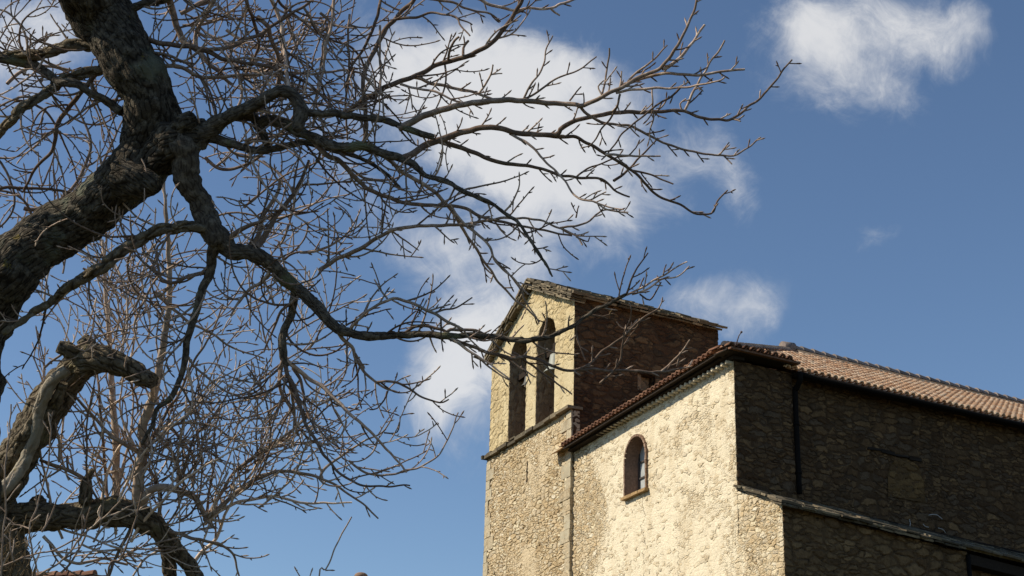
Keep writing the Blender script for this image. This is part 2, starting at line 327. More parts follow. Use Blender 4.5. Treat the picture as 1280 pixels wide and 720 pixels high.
def tube(mb, pts, rad, sides=8, mi=0, cap=True, lump=0.0, lf=3.0, seed=0):
    pts = [np.array(p, float) for p in pts]; n = len(pts); vs = []; uvs = []
    prev = None; s = 0
    for i, p in enumerate(pts):
        tg = pts[min(i + 1, n - 1)] - pts[max(i - 1, 0)]; L = np.linalg.norm(tg); tg = tg / L if L > 1e-9 else np.array([0, 0, 1.0])
        if prev is None:
            a = np.cross(tg, [0.21, 0.9, 0.13]); a /= np.linalg.norm(a)
        else:
            a = prev - tg * prev.dot(tg); a /= (np.linalg.norm(a) + 1e-12)
        b_ = np.cross(tg, a); prev = a
        if i: s += np.linalg.norm(p - pts[i - 1])
        r = rad[i] if hasattr(rad, '__len__') else rad
        for k in range(sides):
            th = 2 * math.pi * k / sides
            rr = r
            if lump:
                d_ = a * math.cos(th) + b_ * math.sin(th); q = p + d_ * r
                rr = r * (1 + lump * noise.noise(Vector((q[0] * lf + seed, q[1] * lf, q[2] * lf))) + lump * .5 * noise.noise(Vector((q[0] * lf * 3, q[1] * lf * 3, q[2] * lf * 3 + seed))))
            vs.append(p + (a * math.cos(th) + b_ * math.sin(th)) * rr); uvs.append((th * r, s))
    fs = [(i * sides + k, i * sides + (k + 1) % sides, (i + 1) * sides + (k + 1) % sides, (i + 1) * sides + k) for i in range(n - 1) for k in range(sides)]
    # last column wraps: give it its own uv so that the seam is clean
    o = len(mb.v); mb.v.extend([tuple(x) for x in vs])
    for idx, f in enumerate(fs):
        k = idx % sides; i = idx // sides
        u = [list(uvs[j]) for j in f]
        if k == sides - 1:
            r0 = rad[i] if hasattr(rad, '__len__') else rad; r1 = rad[i + 1] if hasattr(rad, '__len__') else rad
            u[1][0] = 2 * math.pi * r0; u[2][0] = 2 * math.pi * r1
        mb.f.append([o + j for j in f]); mb.mi.append(mi); mb.smooth.append(True); mb.uv.append([tuple(q) for q in u])
    if cap:
        for base, rev in ((0, True), ((n - 1) * sides, False)):
            f = [o + base + k for k in range(sides)]
            if rev: f = f[::-1]
            mb.f.append(f); mb.mi.append(mi); mb.smooth.append(False); mb.uv.append([(k * .01, 0) for k in range(sides)])

# ------------------------------------------------------------------ church frame of reference (found from the photo's vanishing lines)
DA = RM @ np.array([-880, -725, F]); DA[2] = 0; DA /= np.linalg.norm(DA)      # along the sunlit front, towards the tower
DB = RM @ np.array([3660, -856, F]); DB[2] = 0; DB /= np.linalg.norm(DB)      # along the shaded flank
NA = np.array([DA[1], -DA[0], 0]); NB = np.array([DB[1], -DB[0], 0])
if NA.dot([0, 1, 0]) * 1 > 0 and NA.dot(RM @ np.array([278, 0, F])) > 0: NA = -NA
if NB.dot(RM @ np.array([278, 0, F])) > 0: NB = -NB
UP = np.array([0, 0, 1.0])
_c = ray(919.5, 540); C0 = _c / np.hypot(_c[0], _c[1]) * 32.0; C0[2] = 0; C0 = C0 + 0.0
def hit(px, py, P, n):
    r = ray(px, py); return r * (P.dot(n) / r.dot(n)) + EYE
CG = C0.copy()
def AZ(px, py, off=0.0):     # pixel -> (distance along front, height) on the front plane moved out by off
    P = C0 + NA * off; h = hit(px, py, P, NA); return float((h - C0).dot(DA) - ((h - C0).dot(NA)) * 0), float(h[2])
# non orthogonal pair: solve for coordinates a, b with h = C + a*DA + b*DB
MAT = np.linalg.inv(np.array([[DA[0], DB[0]], [DA[1], DB[1]]]))
def ab(h): q = MAT @ (h[:2] - C0[:2]); return float(q[0]), float(q[1])
def W(a, b, z, oa=0.0, ob=0.0): return C0 + DA * a + DB * b + UP * z + NA * oa + NB * ob
SH = 1.6
church = thing('church', (C0[0], C0[1], 0), label='old stone country church with a twin arched belfry and a clay tile roof', cat='church')

def inside(poly, x, y):
    c = False; j = len(poly) - 1
    for i in range(len(poly)):
        xi, yi = poly[i]; xj, yj = poly[j]
        if (yi > y) != (yj > y) and x < (xj - xi) * (y - yi) / (yj - yi) + xi: c = not c
        j = i
    return c
def sample_loop(poly, step):
    out = []
    for i in range(len(poly)):
        a = poly[i]; b_ = poly[(i + 1) % len(poly)]
        L = math.hypot(b_[0] - a[0], b_[1] - a[1])
        if abs(a[0] - b_[0]) < 1e-6:      # vertical edge: heights on a common grid so that neighbours share points
            lo, hi = sorted((a[1], b_[1])); ks = [k * step for k in range(int(lo / step) + 1, int(hi / step) + 1) if lo + step * .3 < k * step < hi - step * .3]
            if a[1] > b_[1]: ks = ks[::-1]
            out.append(a); out += [(a[0], z) for z in ks]
        else:
            n = max(1, int(L / step)); out += [(a[0] + (b_[0] - a[0]) * k / n, a[1] + (b_[1] - a[1]) * k / n) for k in range(n)]
    return out
def wall(mb, O, D, N, outline, holes=(), step=0.045, u0=0.0, usign=1, mi=0, reveal=None, rmi=0, hole_fill=None):
    """flat wall in the plane O + D*u + z, triangulated finely, with openings and their reveals"""
    pts = []; edges = []
    for lp in [outline] + list(holes):
        sp = sample_loop(lp, step); o = len(pts); pts += sp
        edges += [(o + i, o + (i + 1) % len(sp)) for i in range(len(sp))]
    nb = len(pts)
    us = [p[0] for p in outline]; zs = [p[1] for p in outline]
    r2 = random.Random(3)
    u = min(us) + step
    while u < max(us) - step * .4:
        z = min(zs) + step
        while z < max(zs) - step * .4:
            q = (u + r2.uniform(-.2, .2) * step, z + r2.uniform(-.2, .2) * step)
            if inside(outline, *q) and not any(inside(h, *q) for h in holes): pts.append(q)
            z += step
        u += step
    vv, ee, ff, *_ = delaunay_2d_cdt([Vector(p) for p in pts], edges, [], 0, 1e-5)
    fs = []
    for f in ff:
        cx = sum(vv[i][0] for i in f) / len(f); cz = sum(vv[i][1] for i in f) / len(f)
        if inside(outline, cx, cz) and not any(inside(h, cx, cz) for h in holes): fs.append(tuple(f))
    V = [O + D * v[0] + UP * v[1] for v in vv]
    # orientation
    if fs:
        a, b_, c_ = [V[i] for i in fs[0][:3]]
        if np.cross(b_ - a, c_ - a).dot(N) < 0: fs = [f[::-1] for f in fs]
    mb.add(V, fs, [(u0 + usign * v[0], v[1]) for v in vv], mi, True)
    if reveal:
        for h in holes:
            sp = sample_loop(h, step); n = len(sp); k = max(1, int(reveal / step))
            rv = []; ru = []; s = 0
            for i, p in enumerate(sp + [sp[0]]):
                if i: s += math.hypot(p[0] - sp[i - 1][0], p[1] - sp[i - 1][1])
                for j in range(k + 1):
                    rv.append(O + D * p[0] + UP * p[1] - N * (reveal * j / k)); ru.append((s + 40, reveal * j / k))
            rf = [(i * (k + 1) + j, i * (k + 1) + j + 1, (i + 1) * (k + 1) + j + 1, (i + 1) * (k + 1) + j) for i in range(n) for j in range(k)]
            mb.add(rv, rf, ru, rmi, True)
def arch(u0, u1, z0, z1, n=14):
    r = (u1 - u0) / 2; zc = z1 - r
    return [(u0, z0), (u1, z0), (u1, zc)] + [((u0 + u1) / 2 + r * math.cos(math.pi * k / n), zc + r * math.sin(math.pi * k / n)) for k in range(1, n)] + [(u0, zc)]

# key heights (camera eye is 1.6 m above the ground)
ZE = 10.92 + SH       # wall head
TP = 0.07             # tower stands proud of the nave front
T_R, T_L = 8.15, 14.04
ZC = 12.0 + SH        # string course
# --- nave wall: sunlit front + shaded corner block + shaded nave wall
BLK = 1.60; REC = 0.12; NAVE_L = 26.0
mb = MB()
ZL = 4.0
wz = AZ(783, 622.5); wz2 = AZ(808.5, 610); wt = AZ(798, 545)
win = arch(wz2[0], wz[0], (wz[1] + wz2[1]) / 2, wt[1])
al_top = AZ(922, 611)[1]; al_low = AZ(977.5, 629); AW = -al_low[0]
wall(mb, C0, DA, NA, [(0, ZL), (T_R, ZL), (T_R, ZE), (0, ZE)], [win], 0.045, 0, 1, 0, reveal=None)
wall(mb, C0, DA, NA, [(0, -.3), (T_R, -.3), (T_R, ZL), (0, ZL)], [], 0.3, 0, 1, 0)
def zb(b): return ZE + 0.0 * b
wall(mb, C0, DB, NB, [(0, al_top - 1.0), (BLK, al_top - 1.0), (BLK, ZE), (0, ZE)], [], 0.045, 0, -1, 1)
O2 = W(0, 0, 0, 0, -REC)
bo = hit(1117, 573, O2 - EYE * np.array([0, 0, 0]), NB); 
def BZ(px, py, off=0.0):
    P = C0 + NB * off; h = hit(px, py, P, NB); return ab(h - 0)[1], float(h[2])
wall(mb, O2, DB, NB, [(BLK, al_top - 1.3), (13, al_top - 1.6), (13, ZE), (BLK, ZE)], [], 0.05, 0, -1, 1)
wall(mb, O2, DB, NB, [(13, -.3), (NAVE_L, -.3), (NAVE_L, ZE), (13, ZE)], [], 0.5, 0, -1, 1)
# return between block and nave, back walls
q0 = W(0, BLK, 0, 0, 0); 
mb.add([q0 + UP * (al_top - 1), q0 - NB * REC + UP * (al_top - 1), q0 - NB * REC + UP * ZE, q0 + UP * ZE], [(0, 1, 2, 3)], [(0, 0), (.1, 0), (.1, 3), (0, 3)], 1)
A2 = 11.0
pb = [W(0, NAVE_L, 0), W(A2, NAVE_L, 0), W(A2, 1.0, 0)]
for i in range(2):
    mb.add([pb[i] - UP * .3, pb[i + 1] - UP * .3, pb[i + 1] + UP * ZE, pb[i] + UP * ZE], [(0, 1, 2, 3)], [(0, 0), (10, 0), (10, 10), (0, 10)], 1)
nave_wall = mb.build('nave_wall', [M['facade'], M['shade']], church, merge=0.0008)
# --- tower wall below the string course
mb = MB()
OT = C0 + NA * TP
slit_u = AZ(661.5, 590)[0]; sz = sorted((AZ(661.5, 577)[1], AZ(661.5, 603)[1]))
slit = [(slit_u - .045, sz[0]), (slit_u + .045, sz[0]), (slit_u + .045, sz[1]), (slit_u - .045, sz[1])]
wall(mb, OT, DA, NA, [(T_R, 5.0), (T_L, 5.0), (T_L, ZC), (T_R, ZC)], [slit], 0.045, 0, 1, 0, reveal=0.4, rmi=1)
wall(mb, OT, DA, NA, [(T_R, -.3), (T_L + .05, -.3), (T_L, 5.0), (T_R, 5.0)], [], 0.3, 0, 1, 0)
e0 = W(T_R, 0, 0, TP)
wall(mb, e0, -NA, -DA, [(0, 5.0), (TP + .05, 5.0), (TP + .05, ZC), (0, ZC)], [], 0.045, T_R, -1, 0)
e1 = W(T_L, 0, 0, TP)
wall(mb, e1, DB, DA, [(0, -.3), (4.9, -.3), (4.9, ZC), (0, ZC)], [], 0.4, T_L, 1, 0)
# dark back of the slit
mb.box(W(slit_u - .1, 0, sz[0] - .1, TP - .42), DA * .2, -NA * .05, UP * (sz[1] - sz[0] + .2), 1)
tower_wall = mb.build('tower_wall', [M['tower'], M['inner']], church, merge=0.0008)
# corner stones of the tower as large blocks, slightly proud
def quoins(ucorner, inward, O, D, N, z0, z1, seed, other=None, name='corner_stones', mat=None):
    r = random.Random(seed); mb = MB(); z = z0; k = 0
    while z < z1 - .1:
        h = min(r.uniform(.26, .42), z1 - z); L = r.choice((.26, .40, .62)) + r.uniform(-.05, .08)
        p = O + D * ucorner + UP * z + N * r.uniform(0.012, .03)
        g = .012
        uo = r.uniform(0, 50)
        nx = max(1, int(L / .05)); nz = max(1, int((h - g) / .05)); ny = 4
        # front face and outer side face as fine grids so the relief shows
        def grid(o, dx, dz, nx, nz, uo):
            vs = []; uvs = []
            for j in range(nz + 1):
                for i in range(nx + 1):
                    vs.append(o + dx * i / nx + dz * j / nz); uvs.append((uo + np.linalg.norm(dx) * i / nx, z + np.linalg.norm(dz) * j / nz))
            mb.add(vs, [(j * (nx + 1) + i, j * (nx + 1) + i + 1, (j + 1) * (nx + 1) + i + 1, (j + 1) * (nx + 1) + i) for j in range(nz) for i in range(nx)], uvs, 0, True)
        dx = D * inward * L; dz = UP * (h - g)
        out = -D * inward * .02; p = p + out
        grid(p, dx, dz, nx, nz, uo); grid(p, -N * .25, dz, ny, nz, uo + 3)
        for o_, e_ in ((p + dz, 1), (p, 1)):
            mb.add([o_, o_ + dx, o_ + dx - N * .2, o_ - N * .2], [(0, 1, 2, 3)], [(0, 0), (.5, 0), (.5, .2), (0, .2)], 0)
        mb.add([p + dx, p + dx - N * .2, p + dx - N * .2 + dz, p + dx + dz], [(0, 1, 2, 3)], [(0, 0), (.2, 0), (.2, .3), (0, .3)], 0)
        z += h; k += 1
    return mb.build(name, [mat or M['quoin']], church, merge=0.0)
quoins(T_L, -1, OT, DA, NA, 8.6, ZC - .03, 4)
quoins(T_R, 1, OT, DA, NA, 8.6, ZC - .03, 9)
# --- belfry
mb = MB()
BR, BL = 8.11, 14.01
ZSH, ZAP = 15.24 + SH, 16.62 + SH
CU = (BR + BL) / 2
arR = (AZ(695.3, 443)[0], AZ(672.5, 443)[0]); arL = (AZ(660, 445)[0], AZ(639, 445)[0])
archR = arch(arR[0], arR[1], 12.10 + SH, 15.2 + SH); archL = arch(arL[0], arL[1], 12.10 + SH, 15.25 + SH)
front = [(BR, ZC), (BL, ZC), (BL, ZSH), (CU, ZAP), (BR, ZSH)]
OBf = C0 + NA * (TP - .03)
WT = 0.75
wall(mb, OBf, DA, NA, front, [archR, archL], 0.045, 0, 1, 0, reveal=WT, rmi=2)  # arch reveals take the darker stone, their shade partly painted in
DEP = 4.9
s0 = W(BR, 0, 0, TP - .03)
oh = BZ(797, 466), BZ(820, 489)
# small square opening in the red side wall
hs = []
for (px, py) in ((797, 465), (819, 470), (819, 492), (797, 487)):
    h = hit(px, py, s0 * np.array([1, 1, 0]), NB); hs.append((float((h - s0).dot(DB)), float(h[2])))
ou = sorted((np.mean([hs[0][0], hs[3][0]]), np.mean([hs[1][0], hs[2][0]]))); oz = (hs[3][1], hs[0][1])
hole = [(ou[0], oz[0]), (ou[1], oz[0]), (ou[1], oz[1]), (ou[0], oz[1])]
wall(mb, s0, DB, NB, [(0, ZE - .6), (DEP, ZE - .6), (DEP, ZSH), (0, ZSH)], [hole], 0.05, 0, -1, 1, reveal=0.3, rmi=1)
mb.box(s0 + DB * (ou[0] - .1) + UP * (oz[0] - .1) - NB * .3, DB * (ou[1] - ou[0] + .2), -NB * .03, UP * (oz[1] - oz[0] + .2), 2)
# left side, back gable
l0 = W(BL, 0, 0, TP - .03)
wall(mb, l0, DB, DA, [(0, ZC), (DEP, ZC), (DEP, ZSH), (0, ZSH)], [], 0.3, 0, 1, 0)
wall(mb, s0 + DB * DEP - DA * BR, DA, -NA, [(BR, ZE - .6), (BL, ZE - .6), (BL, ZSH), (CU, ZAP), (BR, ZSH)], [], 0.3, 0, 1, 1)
# inside of the bell chamber: floor, rear partition, inner side faces
f0 = W(BR + .4, 0, ZC - .02, -.62)
mb.box(W(BR + .3, 0, ZC - .3, TP - .06), DA * (BL - BR - .6), -NA * 2.4, UP * .36, 2)
mb.box(W(BR + .35, 0, ZC, -1.9), DA * (BL - BR - .7), -NA * .3, UP * 3.3, 2)
mb.box(W(BR + .35, 0, ZC, -.60), DA * .05, -NA * 1.4, UP * 3.2, 2)
mb.box(W(BL - .4, 0, ZC, -.60), DA * .05, -NA * 1.4, UP * 3.2, 2)
belfry_wall = mb.build('belfry_wall', [M['ashlar'], M['red'], M['inner']], church, merge=0.0008)

# --- stone slab helper
def slabs(mb, O, D, S, nrm, L, H, rowh=.3, wid=(.25, .55), th=(.03, .06), jit=.02, seed=1, lift=0.0, edge=0.05):
    r = random.Random(seed); nrow = int(math.ceil(H / (rowh * .55)))
    for k in range(nrow):
        s = k * rowh * .55; u = -r.uniform(0, .3)
        while u < L:
            wd = r.uniform(*wid); tk = r.uniform(*th)
            if u + wd > L + edge * 2: wd = max(.12, L + r.uniform(0, edge * 2) - u)
            u_ = max(u, -edge * r.random())
            tilt = r.uniform(.0, .05)
            o = O + D * u_ + S * (s + r.uniform(-edge, edge * .6)) + nrm * (lift + .01 + r.uniform(0, jit))
            sv = S * (rowh + r.uniform(-.03, .08)) + nrm * (-0.012 + tilt * .3)
            if s + rowh > H + .15: sv = S * max(.1, H + .06 - s)
            pts = [(0, 0), (wd * r.uniform(.2, .4), -r.uniform(0, .04)), (wd * r.uniform(.6, .8), -r.uniform(0, .04)), (wd, r.uniform(-.02, .03)), (wd, 1), (0, 1)]
            bot = []; top = []
            for (x, y) in pts:
                q = o + D * x + (sv * y if y == 1 else S * y) + np.array([r.uniform(-.008, .008) for _ in range(3)])
                bot.append(q); top.append(q + nrm * tk)
            n = len(pts)
            mb.add(bot + top, [tuple(range(n))[::-1], tuple(range(n, 2 * n))] + [(i, (i + 1) % n, n + (i + 1) % n, n + i) for i in range(n)])
            u += wd + r.uniform(0, .02)
# belfry roof
mb = MB()
rise = ZAP - ZSH; half = (BL - BR) / 2; sl_ = math.hypot(rise, half)
OVF, OVS = .16, .16
for sgn, uo in ((1, BR), (-1, BL)):
    S = (DA * sgn * half + UP * rise) / sl_; nr = np.cross(S, DB); nr = nr if nr[2] > 0 else -nr
    eav = W(uo, 0, ZSH, TP - .03) - S * OVS - DB * OVF
    mb.box(eav + S * .10 + DB * .10 + nr * 0.0, DB * (DEP + OVF * 1.0), S * (sl_ + OVS - .10), nr * .06, 0, 0.0)
    slabs(mb, eav - nr * .02 - S * .02, DB, S, nr, DEP + OVF * 1.15, .5, .3, (.25, .6), (.03, .06), .02, 91 + sgn, 0, .06)
    slabs(mb, eav + nr * .05 - S * .04, DB, S, nr, DEP + OVF * 1.15, sl_ + OVS, .32, (.28, .62), (.04, .10), .05, 11 + sgn, 0, .07)
    # ragged ends of the slabs along the front verge
    r = random.Random(5 + sgn); s = 0
    while s < sl_ + OVS - .1:
        for lay in range(5):
            L = r.uniform(.25, .5)
            o = eav - DB * r.uniform(-.02, .07) + S * (s + r.uniform(-.1, .1)) + nr * (-.14 + lay * .055)
            mb.box(o, S * min(L, max(.05, sl_ + OVS + .03 - s)), DB * .5, nr * r.uniform(.03, .05), 0, .008)
        s += .28
# slabs on the ridge
r = random.Random(77); rb = -OVF
RO = W(CU, 0, ZAP, TP - .03)
while rb < DEP + .2:
    L = r.uniform(.3, .6)
    mb.box(RO + DB * rb - DA * .2 + UP * (.06 + r.uniform(0, .04)), DA * .4, DB * L, UP * .05, 0, .012); rb += L + .01
belfry_roof = mb.build('belfry_roof', [M['slab']], church)
# string course of slabs at the foot of the belfry
mb = MB(); r = random.Random(15); u = BR - .02
while u < BL + .1:
    L = min(r.uniform(.35, .8), BL + .16 - u)
    if L < .05: break
    mb.box(W(u, 0, ZC - r.uniform(.0, .03), TP + r.uniform(.10, .17)), DA * (L - .012), -NA * .45, UP * r.uniform(.07, .12), 0, .008)
    if r.random() < .55: mb.box(W(u + .05, 0, ZC + .11, TP + r.uniform(.0, .09)), DA * (L * .7), -NA * .3, UP * r.uniform(.03, .07), 0, .01)
    u += L
mb.build('string_course', [M['slab']], church)
# pale mortar lumps on the string course
# --- nave roof (hipped, clay tiles)
PIT = math.radians(29.0)
OVA, OVB = .36, .32
def tiles(mb, O, D, S, nrm, L, H, clip=None, pitch=.195, row=.38, r0=.076, seed=1, mi=0, jitter=.006, bed=True):
    r = random.Random(seed); n = int(L / pitch) + 1; nr = int(H / row) + 1
    for i in range(n):
        for j in range(nr):
            u = i * pitch; s = j * row
            if clip and not clip(u, s + row * .5): continue
            uu = u + r.uniform(-jitter, jitter); tl = row * 1.18
            if s + tl > H + .1: tl = max(.1, H + .1 - s)
            a0 = r.uniform(-.02, .02); seg = 7; vs = []
            lift0 = .030 + r.uniform(-.004, .008); lift1 = .004
            for (ss, rr, lf) in ((0, r0, lift0), (tl, r0 * .84, lift1)):
                for k in range(seg + 1):
                    th = math.pi * k / seg
                    vs.append(O + D * (uu + a0 * ss + rr * math.cos(th)) + S * (s + ss + (r.uniform(-.004, .004) if k == 0 else 0)) + nrm * (lf + rr * .95 * math.sin(th)))
                for k in range(seg + 1):
                    th = math.pi * k / seg
                    vs.append(O + D * (uu + a0 * ss + (rr - .014) * math.cos(th)) + S * (s + ss) + nrm * (lf - .012 + (rr - .014) * .95 * math.sin(th)))
            w_ = seg + 1
            fs = [(k, k + 1, 2 * w_ + k + 1, 2 * w_ + k) for k in range(seg)] + [(w_ + k, 3 * w_ + k, 3 * w_ + k + 1, w_ + k + 1) for k in range(seg)]
            fs += [(k, w_ + k, w_ + k + 1, k + 1) for k in range(seg)] + [(2 * w_ + k, 2 * w_ + k + 1, 3 * w_ + k + 1, 3 * w_ + k) for k in range(seg)]
            mb.add(vs, fs, None, mi, True)
            # channel tile between the covers
            if bed:
                vs = []; c = uu + pitch / 2
                for (ss, lf) in ((-.03, .02), (tl, .0)):
                    for k in range(5):
                        th = math.pi * k / 4
                        vs.append(O + D * (c + (pitch / 2 - .02) * math.cos(th)) + S * (s + ss) + nrm * (lf + .02 - .05 * math.sin(th)))
                mb.add(vs, [(k, 5 + k, 6 + k, k + 1) for k in range(4)], None, mi, True)
# ridge position: where the ray of the photographed ridge end meets the plane that lies RW inside the flank
RW = 5.0
ZEV = ZE + .12      # top of the deck at the wall face
def deck_z(a, b):   # height of the roof deck
    return None
Pn = C0 - NB * RW
h = hit(987, 440, Pn, NB); rid_b = ab(h)[1]; rid_a = ab(h)[0]; rid_z = float(h[2])
def ray_deck(px, py, O, n):  # pixel onto an arbitrary plane
    r_ = ray(px, py); return r_ * ((O - EYE).dot(n) / r_.dot(n)) + EYE
# flank eave line (outer edge of tiles)
eB = OVB
SB = -NB * RW; slopeB = (rid_z - ZEV) / RW
SBv = (-NB * 1.0 + UP * slopeB); SBl = np.linalg.norm(SBv); SBv /= SBl
nB_ = np.cross(DB, SBv); nB_ = nB_ if nB_[2] > 0 else -nB_
E0 = C0 + UP * (ZEV - slopeB * (OVB - REC)) + NB * (OVB - REC)           # eave start at the corner
HB = (RW + OVB - REC) * SBl
# front slope: passes through front eave and the ridge end
RE = C0 + 0; RE = h.copy()                                       # ridge end point
fdist = (RE - C0).dot(-NA); slopeA = (rid_z - ZEV) / fdist
SAv = -NA + UP * slopeA; SAl = np.linalg.norm(SAv); SAv /= SAl
nA_ = np.cross(DA, SAv); nA_ = nA_ if nA_[2] > 0 else -nA_
ZF = ZE + .20
DAe = DA - UP * .026; DAe = DAe / np.linalg.norm(DAe)
FA0 = C0 + UP * ZF + NA * OVA
RISE_A = (rid_z - ZF) / (fdist + OVA); SAv = -NA + UP * RISE_A; SAv /= np.linalg.norm(SAv)
nA_ = np.cross(DAe, SAv); nA_ = nA_ if nA_[2] > 0 else -nA_
RL = NAVE_L - rid_b
mb = MB()
bstart = BLK - .25
def clipB(u, s):
    p = E0 + DB * (bstart + u) + SBv * s
    return (p - FA0).dot(nA_) < 0.0 and ((p - C0).dot(-NA) > -OVA)
tiles(mb, E0 + DB * bstart, DB, SBv, nB_, NAVE_L - bstart, HB, clipB, seed=2)
# deck under the tiles (prism)
far = lambda P_: P_ + DB * (NAVE_L - 0)
cornE = E0 + 0
pA = E0 + DB * 0.0; pB = E0 + DB * NAVE_L; pC = RE + DB * RL; pD = RE
dn = UP * -.03
def hipcorner(zoff=0):
    # corner where both eave edges meet
    q = MAT @ ((C0 + 0)[:2] - C0[:2]); return None
# solve corner of the eaves in plan: NA-distance OVA, NB-distance OVB-REC
Mx = np.linalg.inv(np.array([[NA[0], NA[1]], [NB[0], NB[1]]])); cq = Mx @ np.array([OVA, OVB - REC]); cE = C0 + np.array([cq[0], cq[1], 0]) + UP * (ZF)
AE = 9.0
mb.add([cE + dn, pB + dn, pC + dn, pD + dn, C0 + DA * AE + NA * OVA + UP * (ZF - .026 * AE) + dn, RE + DA * 4 + dn], [(0, 3, 5, 4)], None, 0)
mb.add([E0 + DB * BLK + dn * 1.6, pB + dn * 1.6, pC + dn * 1.6, pD + dn * 1.6], [(0, 1, 2, 3)], None, 0)
# far slope
fe = RE + DA * 0 - NB * RW + UP * (ZEV - rid_z)
mb.add([pD + dn, pC + dn, pC - NB * RW + UP * (ZEV - rid_z), pD - NB * RW + UP * (ZEV - rid_z)], [(0, 1, 2, 3)], None, 0)
nave_roof = mb.build('nave_roof', [M['tile']], church)
# front slope tiles
mb = MB()
LA = 9.05
eL = AZ(702, 565, OVA)[0]
def clipA(u, s):
    p = FA0 + DAe * u + SAv * s
    aa = ab(p)[0]; 
    return (p - E0).dot(nB_) < 0.02 and not (aa > BR - .1 and s > .45) and u < eL
tiles(mb, FA0 + DAe * 0.05 + UP * .0, DAe, SAv, nA_, 9.6, 7.0, clipA, seed=3, pitch=.20)
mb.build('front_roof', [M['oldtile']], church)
# ridge and hip caps
def caps(mb, P0, P1, r0=.13, L=.42, seed=1):
    r = random.Random(seed); d = P1 - P0; n = int(np.linalg.norm(d) / (L * .85)); d /= np.linalg.norm(d)
    sd_ = np.cross(d, UP); sd_ /= np.linalg.norm(sd_); u_ = np.cross(sd_, d)
    for i in range(n + 1):
        o = P0 + d * (i * L * .85); vs = []
        for (s, rr, lf) in ((0, r0, .05), (L, r0 * .86, .02)):
            for k in range(9):
                th = math.pi * k / 8
                vs.append(o + d * s + sd_ * rr * math.cos(th) + u_ * (lf + rr * math.sin(th) + r.uniform(-.003, .003)))
        mb.add(vs, [(k, k + 1, 10 + k, 9 + k) for k in range(8)], None, 0, True)
        mb.add(vs[:9], [tuple(range(9))], None, 0)
mb = MB()
caps(mb, RE + UP * .04 , pC + UP * .04, .15, .45, 5)
# mortar bed under the ridge caps
tube(mb, [RE + UP * .02, pC + UP * .02], .11, 8)
caps(mb, cE - UP * .02, RE + UP * .0, .09, .40, 6)
# end cap of the ridge
tube(mb, [RE + UP * .10 - DB * .25, RE + UP * .13 + DB * .12], .155, 14)
mb.build('ridge_tiles', [M['ridge']], church)
# corner block eave (self-shade put into its dark colour, projecting further)
mb = MB()
OB2 = OVB + .06
zblk = ZF + .06
Sx = -NB + UP * .12; Sx = Sx / np.linalg.norm(Sx); nx_ = np.cross(DB, Sx); nx_ = nx_ if nx_[2] > 0 else -nx_
cq2 = Mx @ np.array([OVA, OB2]); cE2 = C0 + np.array([cq2[0], cq2[1], 0])
stb = cE2 + UP * (zblk - .10)
lenblk = BLK + .04 + OVA * .8 
tiles(mb, stb + DB * .08, DB, Sx, nx_, lenblk - .15, .7, None, seed=8, pitch=.2, r0=.08)
mb.box(stb + DB * .05 - UP * .05, DB * lenblk, -NB * .55 , UP * .05, 0)
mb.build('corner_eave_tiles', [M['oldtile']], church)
# --- eaves: boards and rows of tile ends
mb = MB()
FE = C0 + NA * OVA
mb.box(C0 + NA * (OVA - .02) - DA * .30 + UP * (ZF - .075), DAe * (eL + .25), -NA * .04, UP * .065, 0)
mb.box(C0 + NA * (OVA - .065) - DA * .25 + UP * (ZF - .05), DAe * (eL + .15), -NA * (OVA - .04), UP * .025, 0)
mb.box(C0 + NA * (.08) - DA * .10 + UP * (ZE + .005), DA * (T_R + .1), -NA * .3, UP * .08, 0)
mb.box(C0 + NA * (.19) - DA * .15 + UP * (ZE + .088), DAe * (T_R + .1), -NA * .3, UP * .05, 0)
# flank
mb.box(C0 + NB * (OVB - REC - .03) + DB * (BLK) + UP * (ZEV - slopeB * (OVB - REC) - .13), DB * (NAVE_L - BLK), -NB * .04, UP * .10, 0)
mb.box(C0 + NB * (OVB - REC - .08) + DB * (BLK) + UP * (ZEV - slopeB * (OVB - REC) - .06), DB * (NAVE_L - BLK), -NB * (OVB - .04), UP * .03, 0)
mb.box(cE2 + NB * -.10 + UP * (zblk - .17), DB * (lenblk - .1), -NB * .45, UP * .025, 0)
eave_board = mb.build('eave_board', [M['wood']], church)
mb = MB()
g2 = [C0 + NB * (OVB - REC + .06) + DB * (BLK + .05) + UP * (ZEV - slopeB * (OVB - REC) - .09), C0 + NB * (OVB - REC + .06) + DB * NAVE_L + UP * (ZEV - slopeB * (OVB - REC) - .11)]
tube(mb, g2, .055, 10)
mb.build('gutter', [M['pipe']], church)
mb = MB()
i = 0; r = random.Random(31)
while i * .2 < T_R - .1:    # row of pale tile ends bedded in the wall head
    o = W(.06 + i * .2, 0, ZE - .045, .17 + r.uniform(-.01, .01))
    tube(mb, [o, o - NA * .25], .042, 10); i += 1
mb.build('tile_end_course', [M['paletile']], church)
# --- downpipes
mb = MB()
pz = ZE - .02
px0 = W(0, BLK + .10, 0, 0, .12)
pth = [W(0, BLK + .02, pz - .02, 0, OVB - .05), W(0, BLK + .04, pz - .18, 0, OVB - .06), W(0, BLK + .10, pz - .34, 0, .06), W(0, BLK + .10, pz - .5, 0, .0), W(0, BLK + .10, al_top + .15, 0, .0)]
def smooth(pts, n=6):
    out = []
    P_ = [pts[0]] + list(pts) + [pts[-1]]
    for i in range(1, len(P_) - 2):
        for k in range(n):
            s = k / n; a, b_, c_, d_ = [np.array(P_[i + j], float) for j in (-1, 0, 1, 2)]
            out.append(.5 * ((2 * b_) + (-a + c_) * s + (2 * a - 5 * b_ + 4 * c_ - d_) * s * s + (-a + 3 * b_ - 3 * c_ + d_) * s ** 3))
    out.append(np.array(pts[-1], float)); return out
tube(mb, smooth(pth), .06, 12)
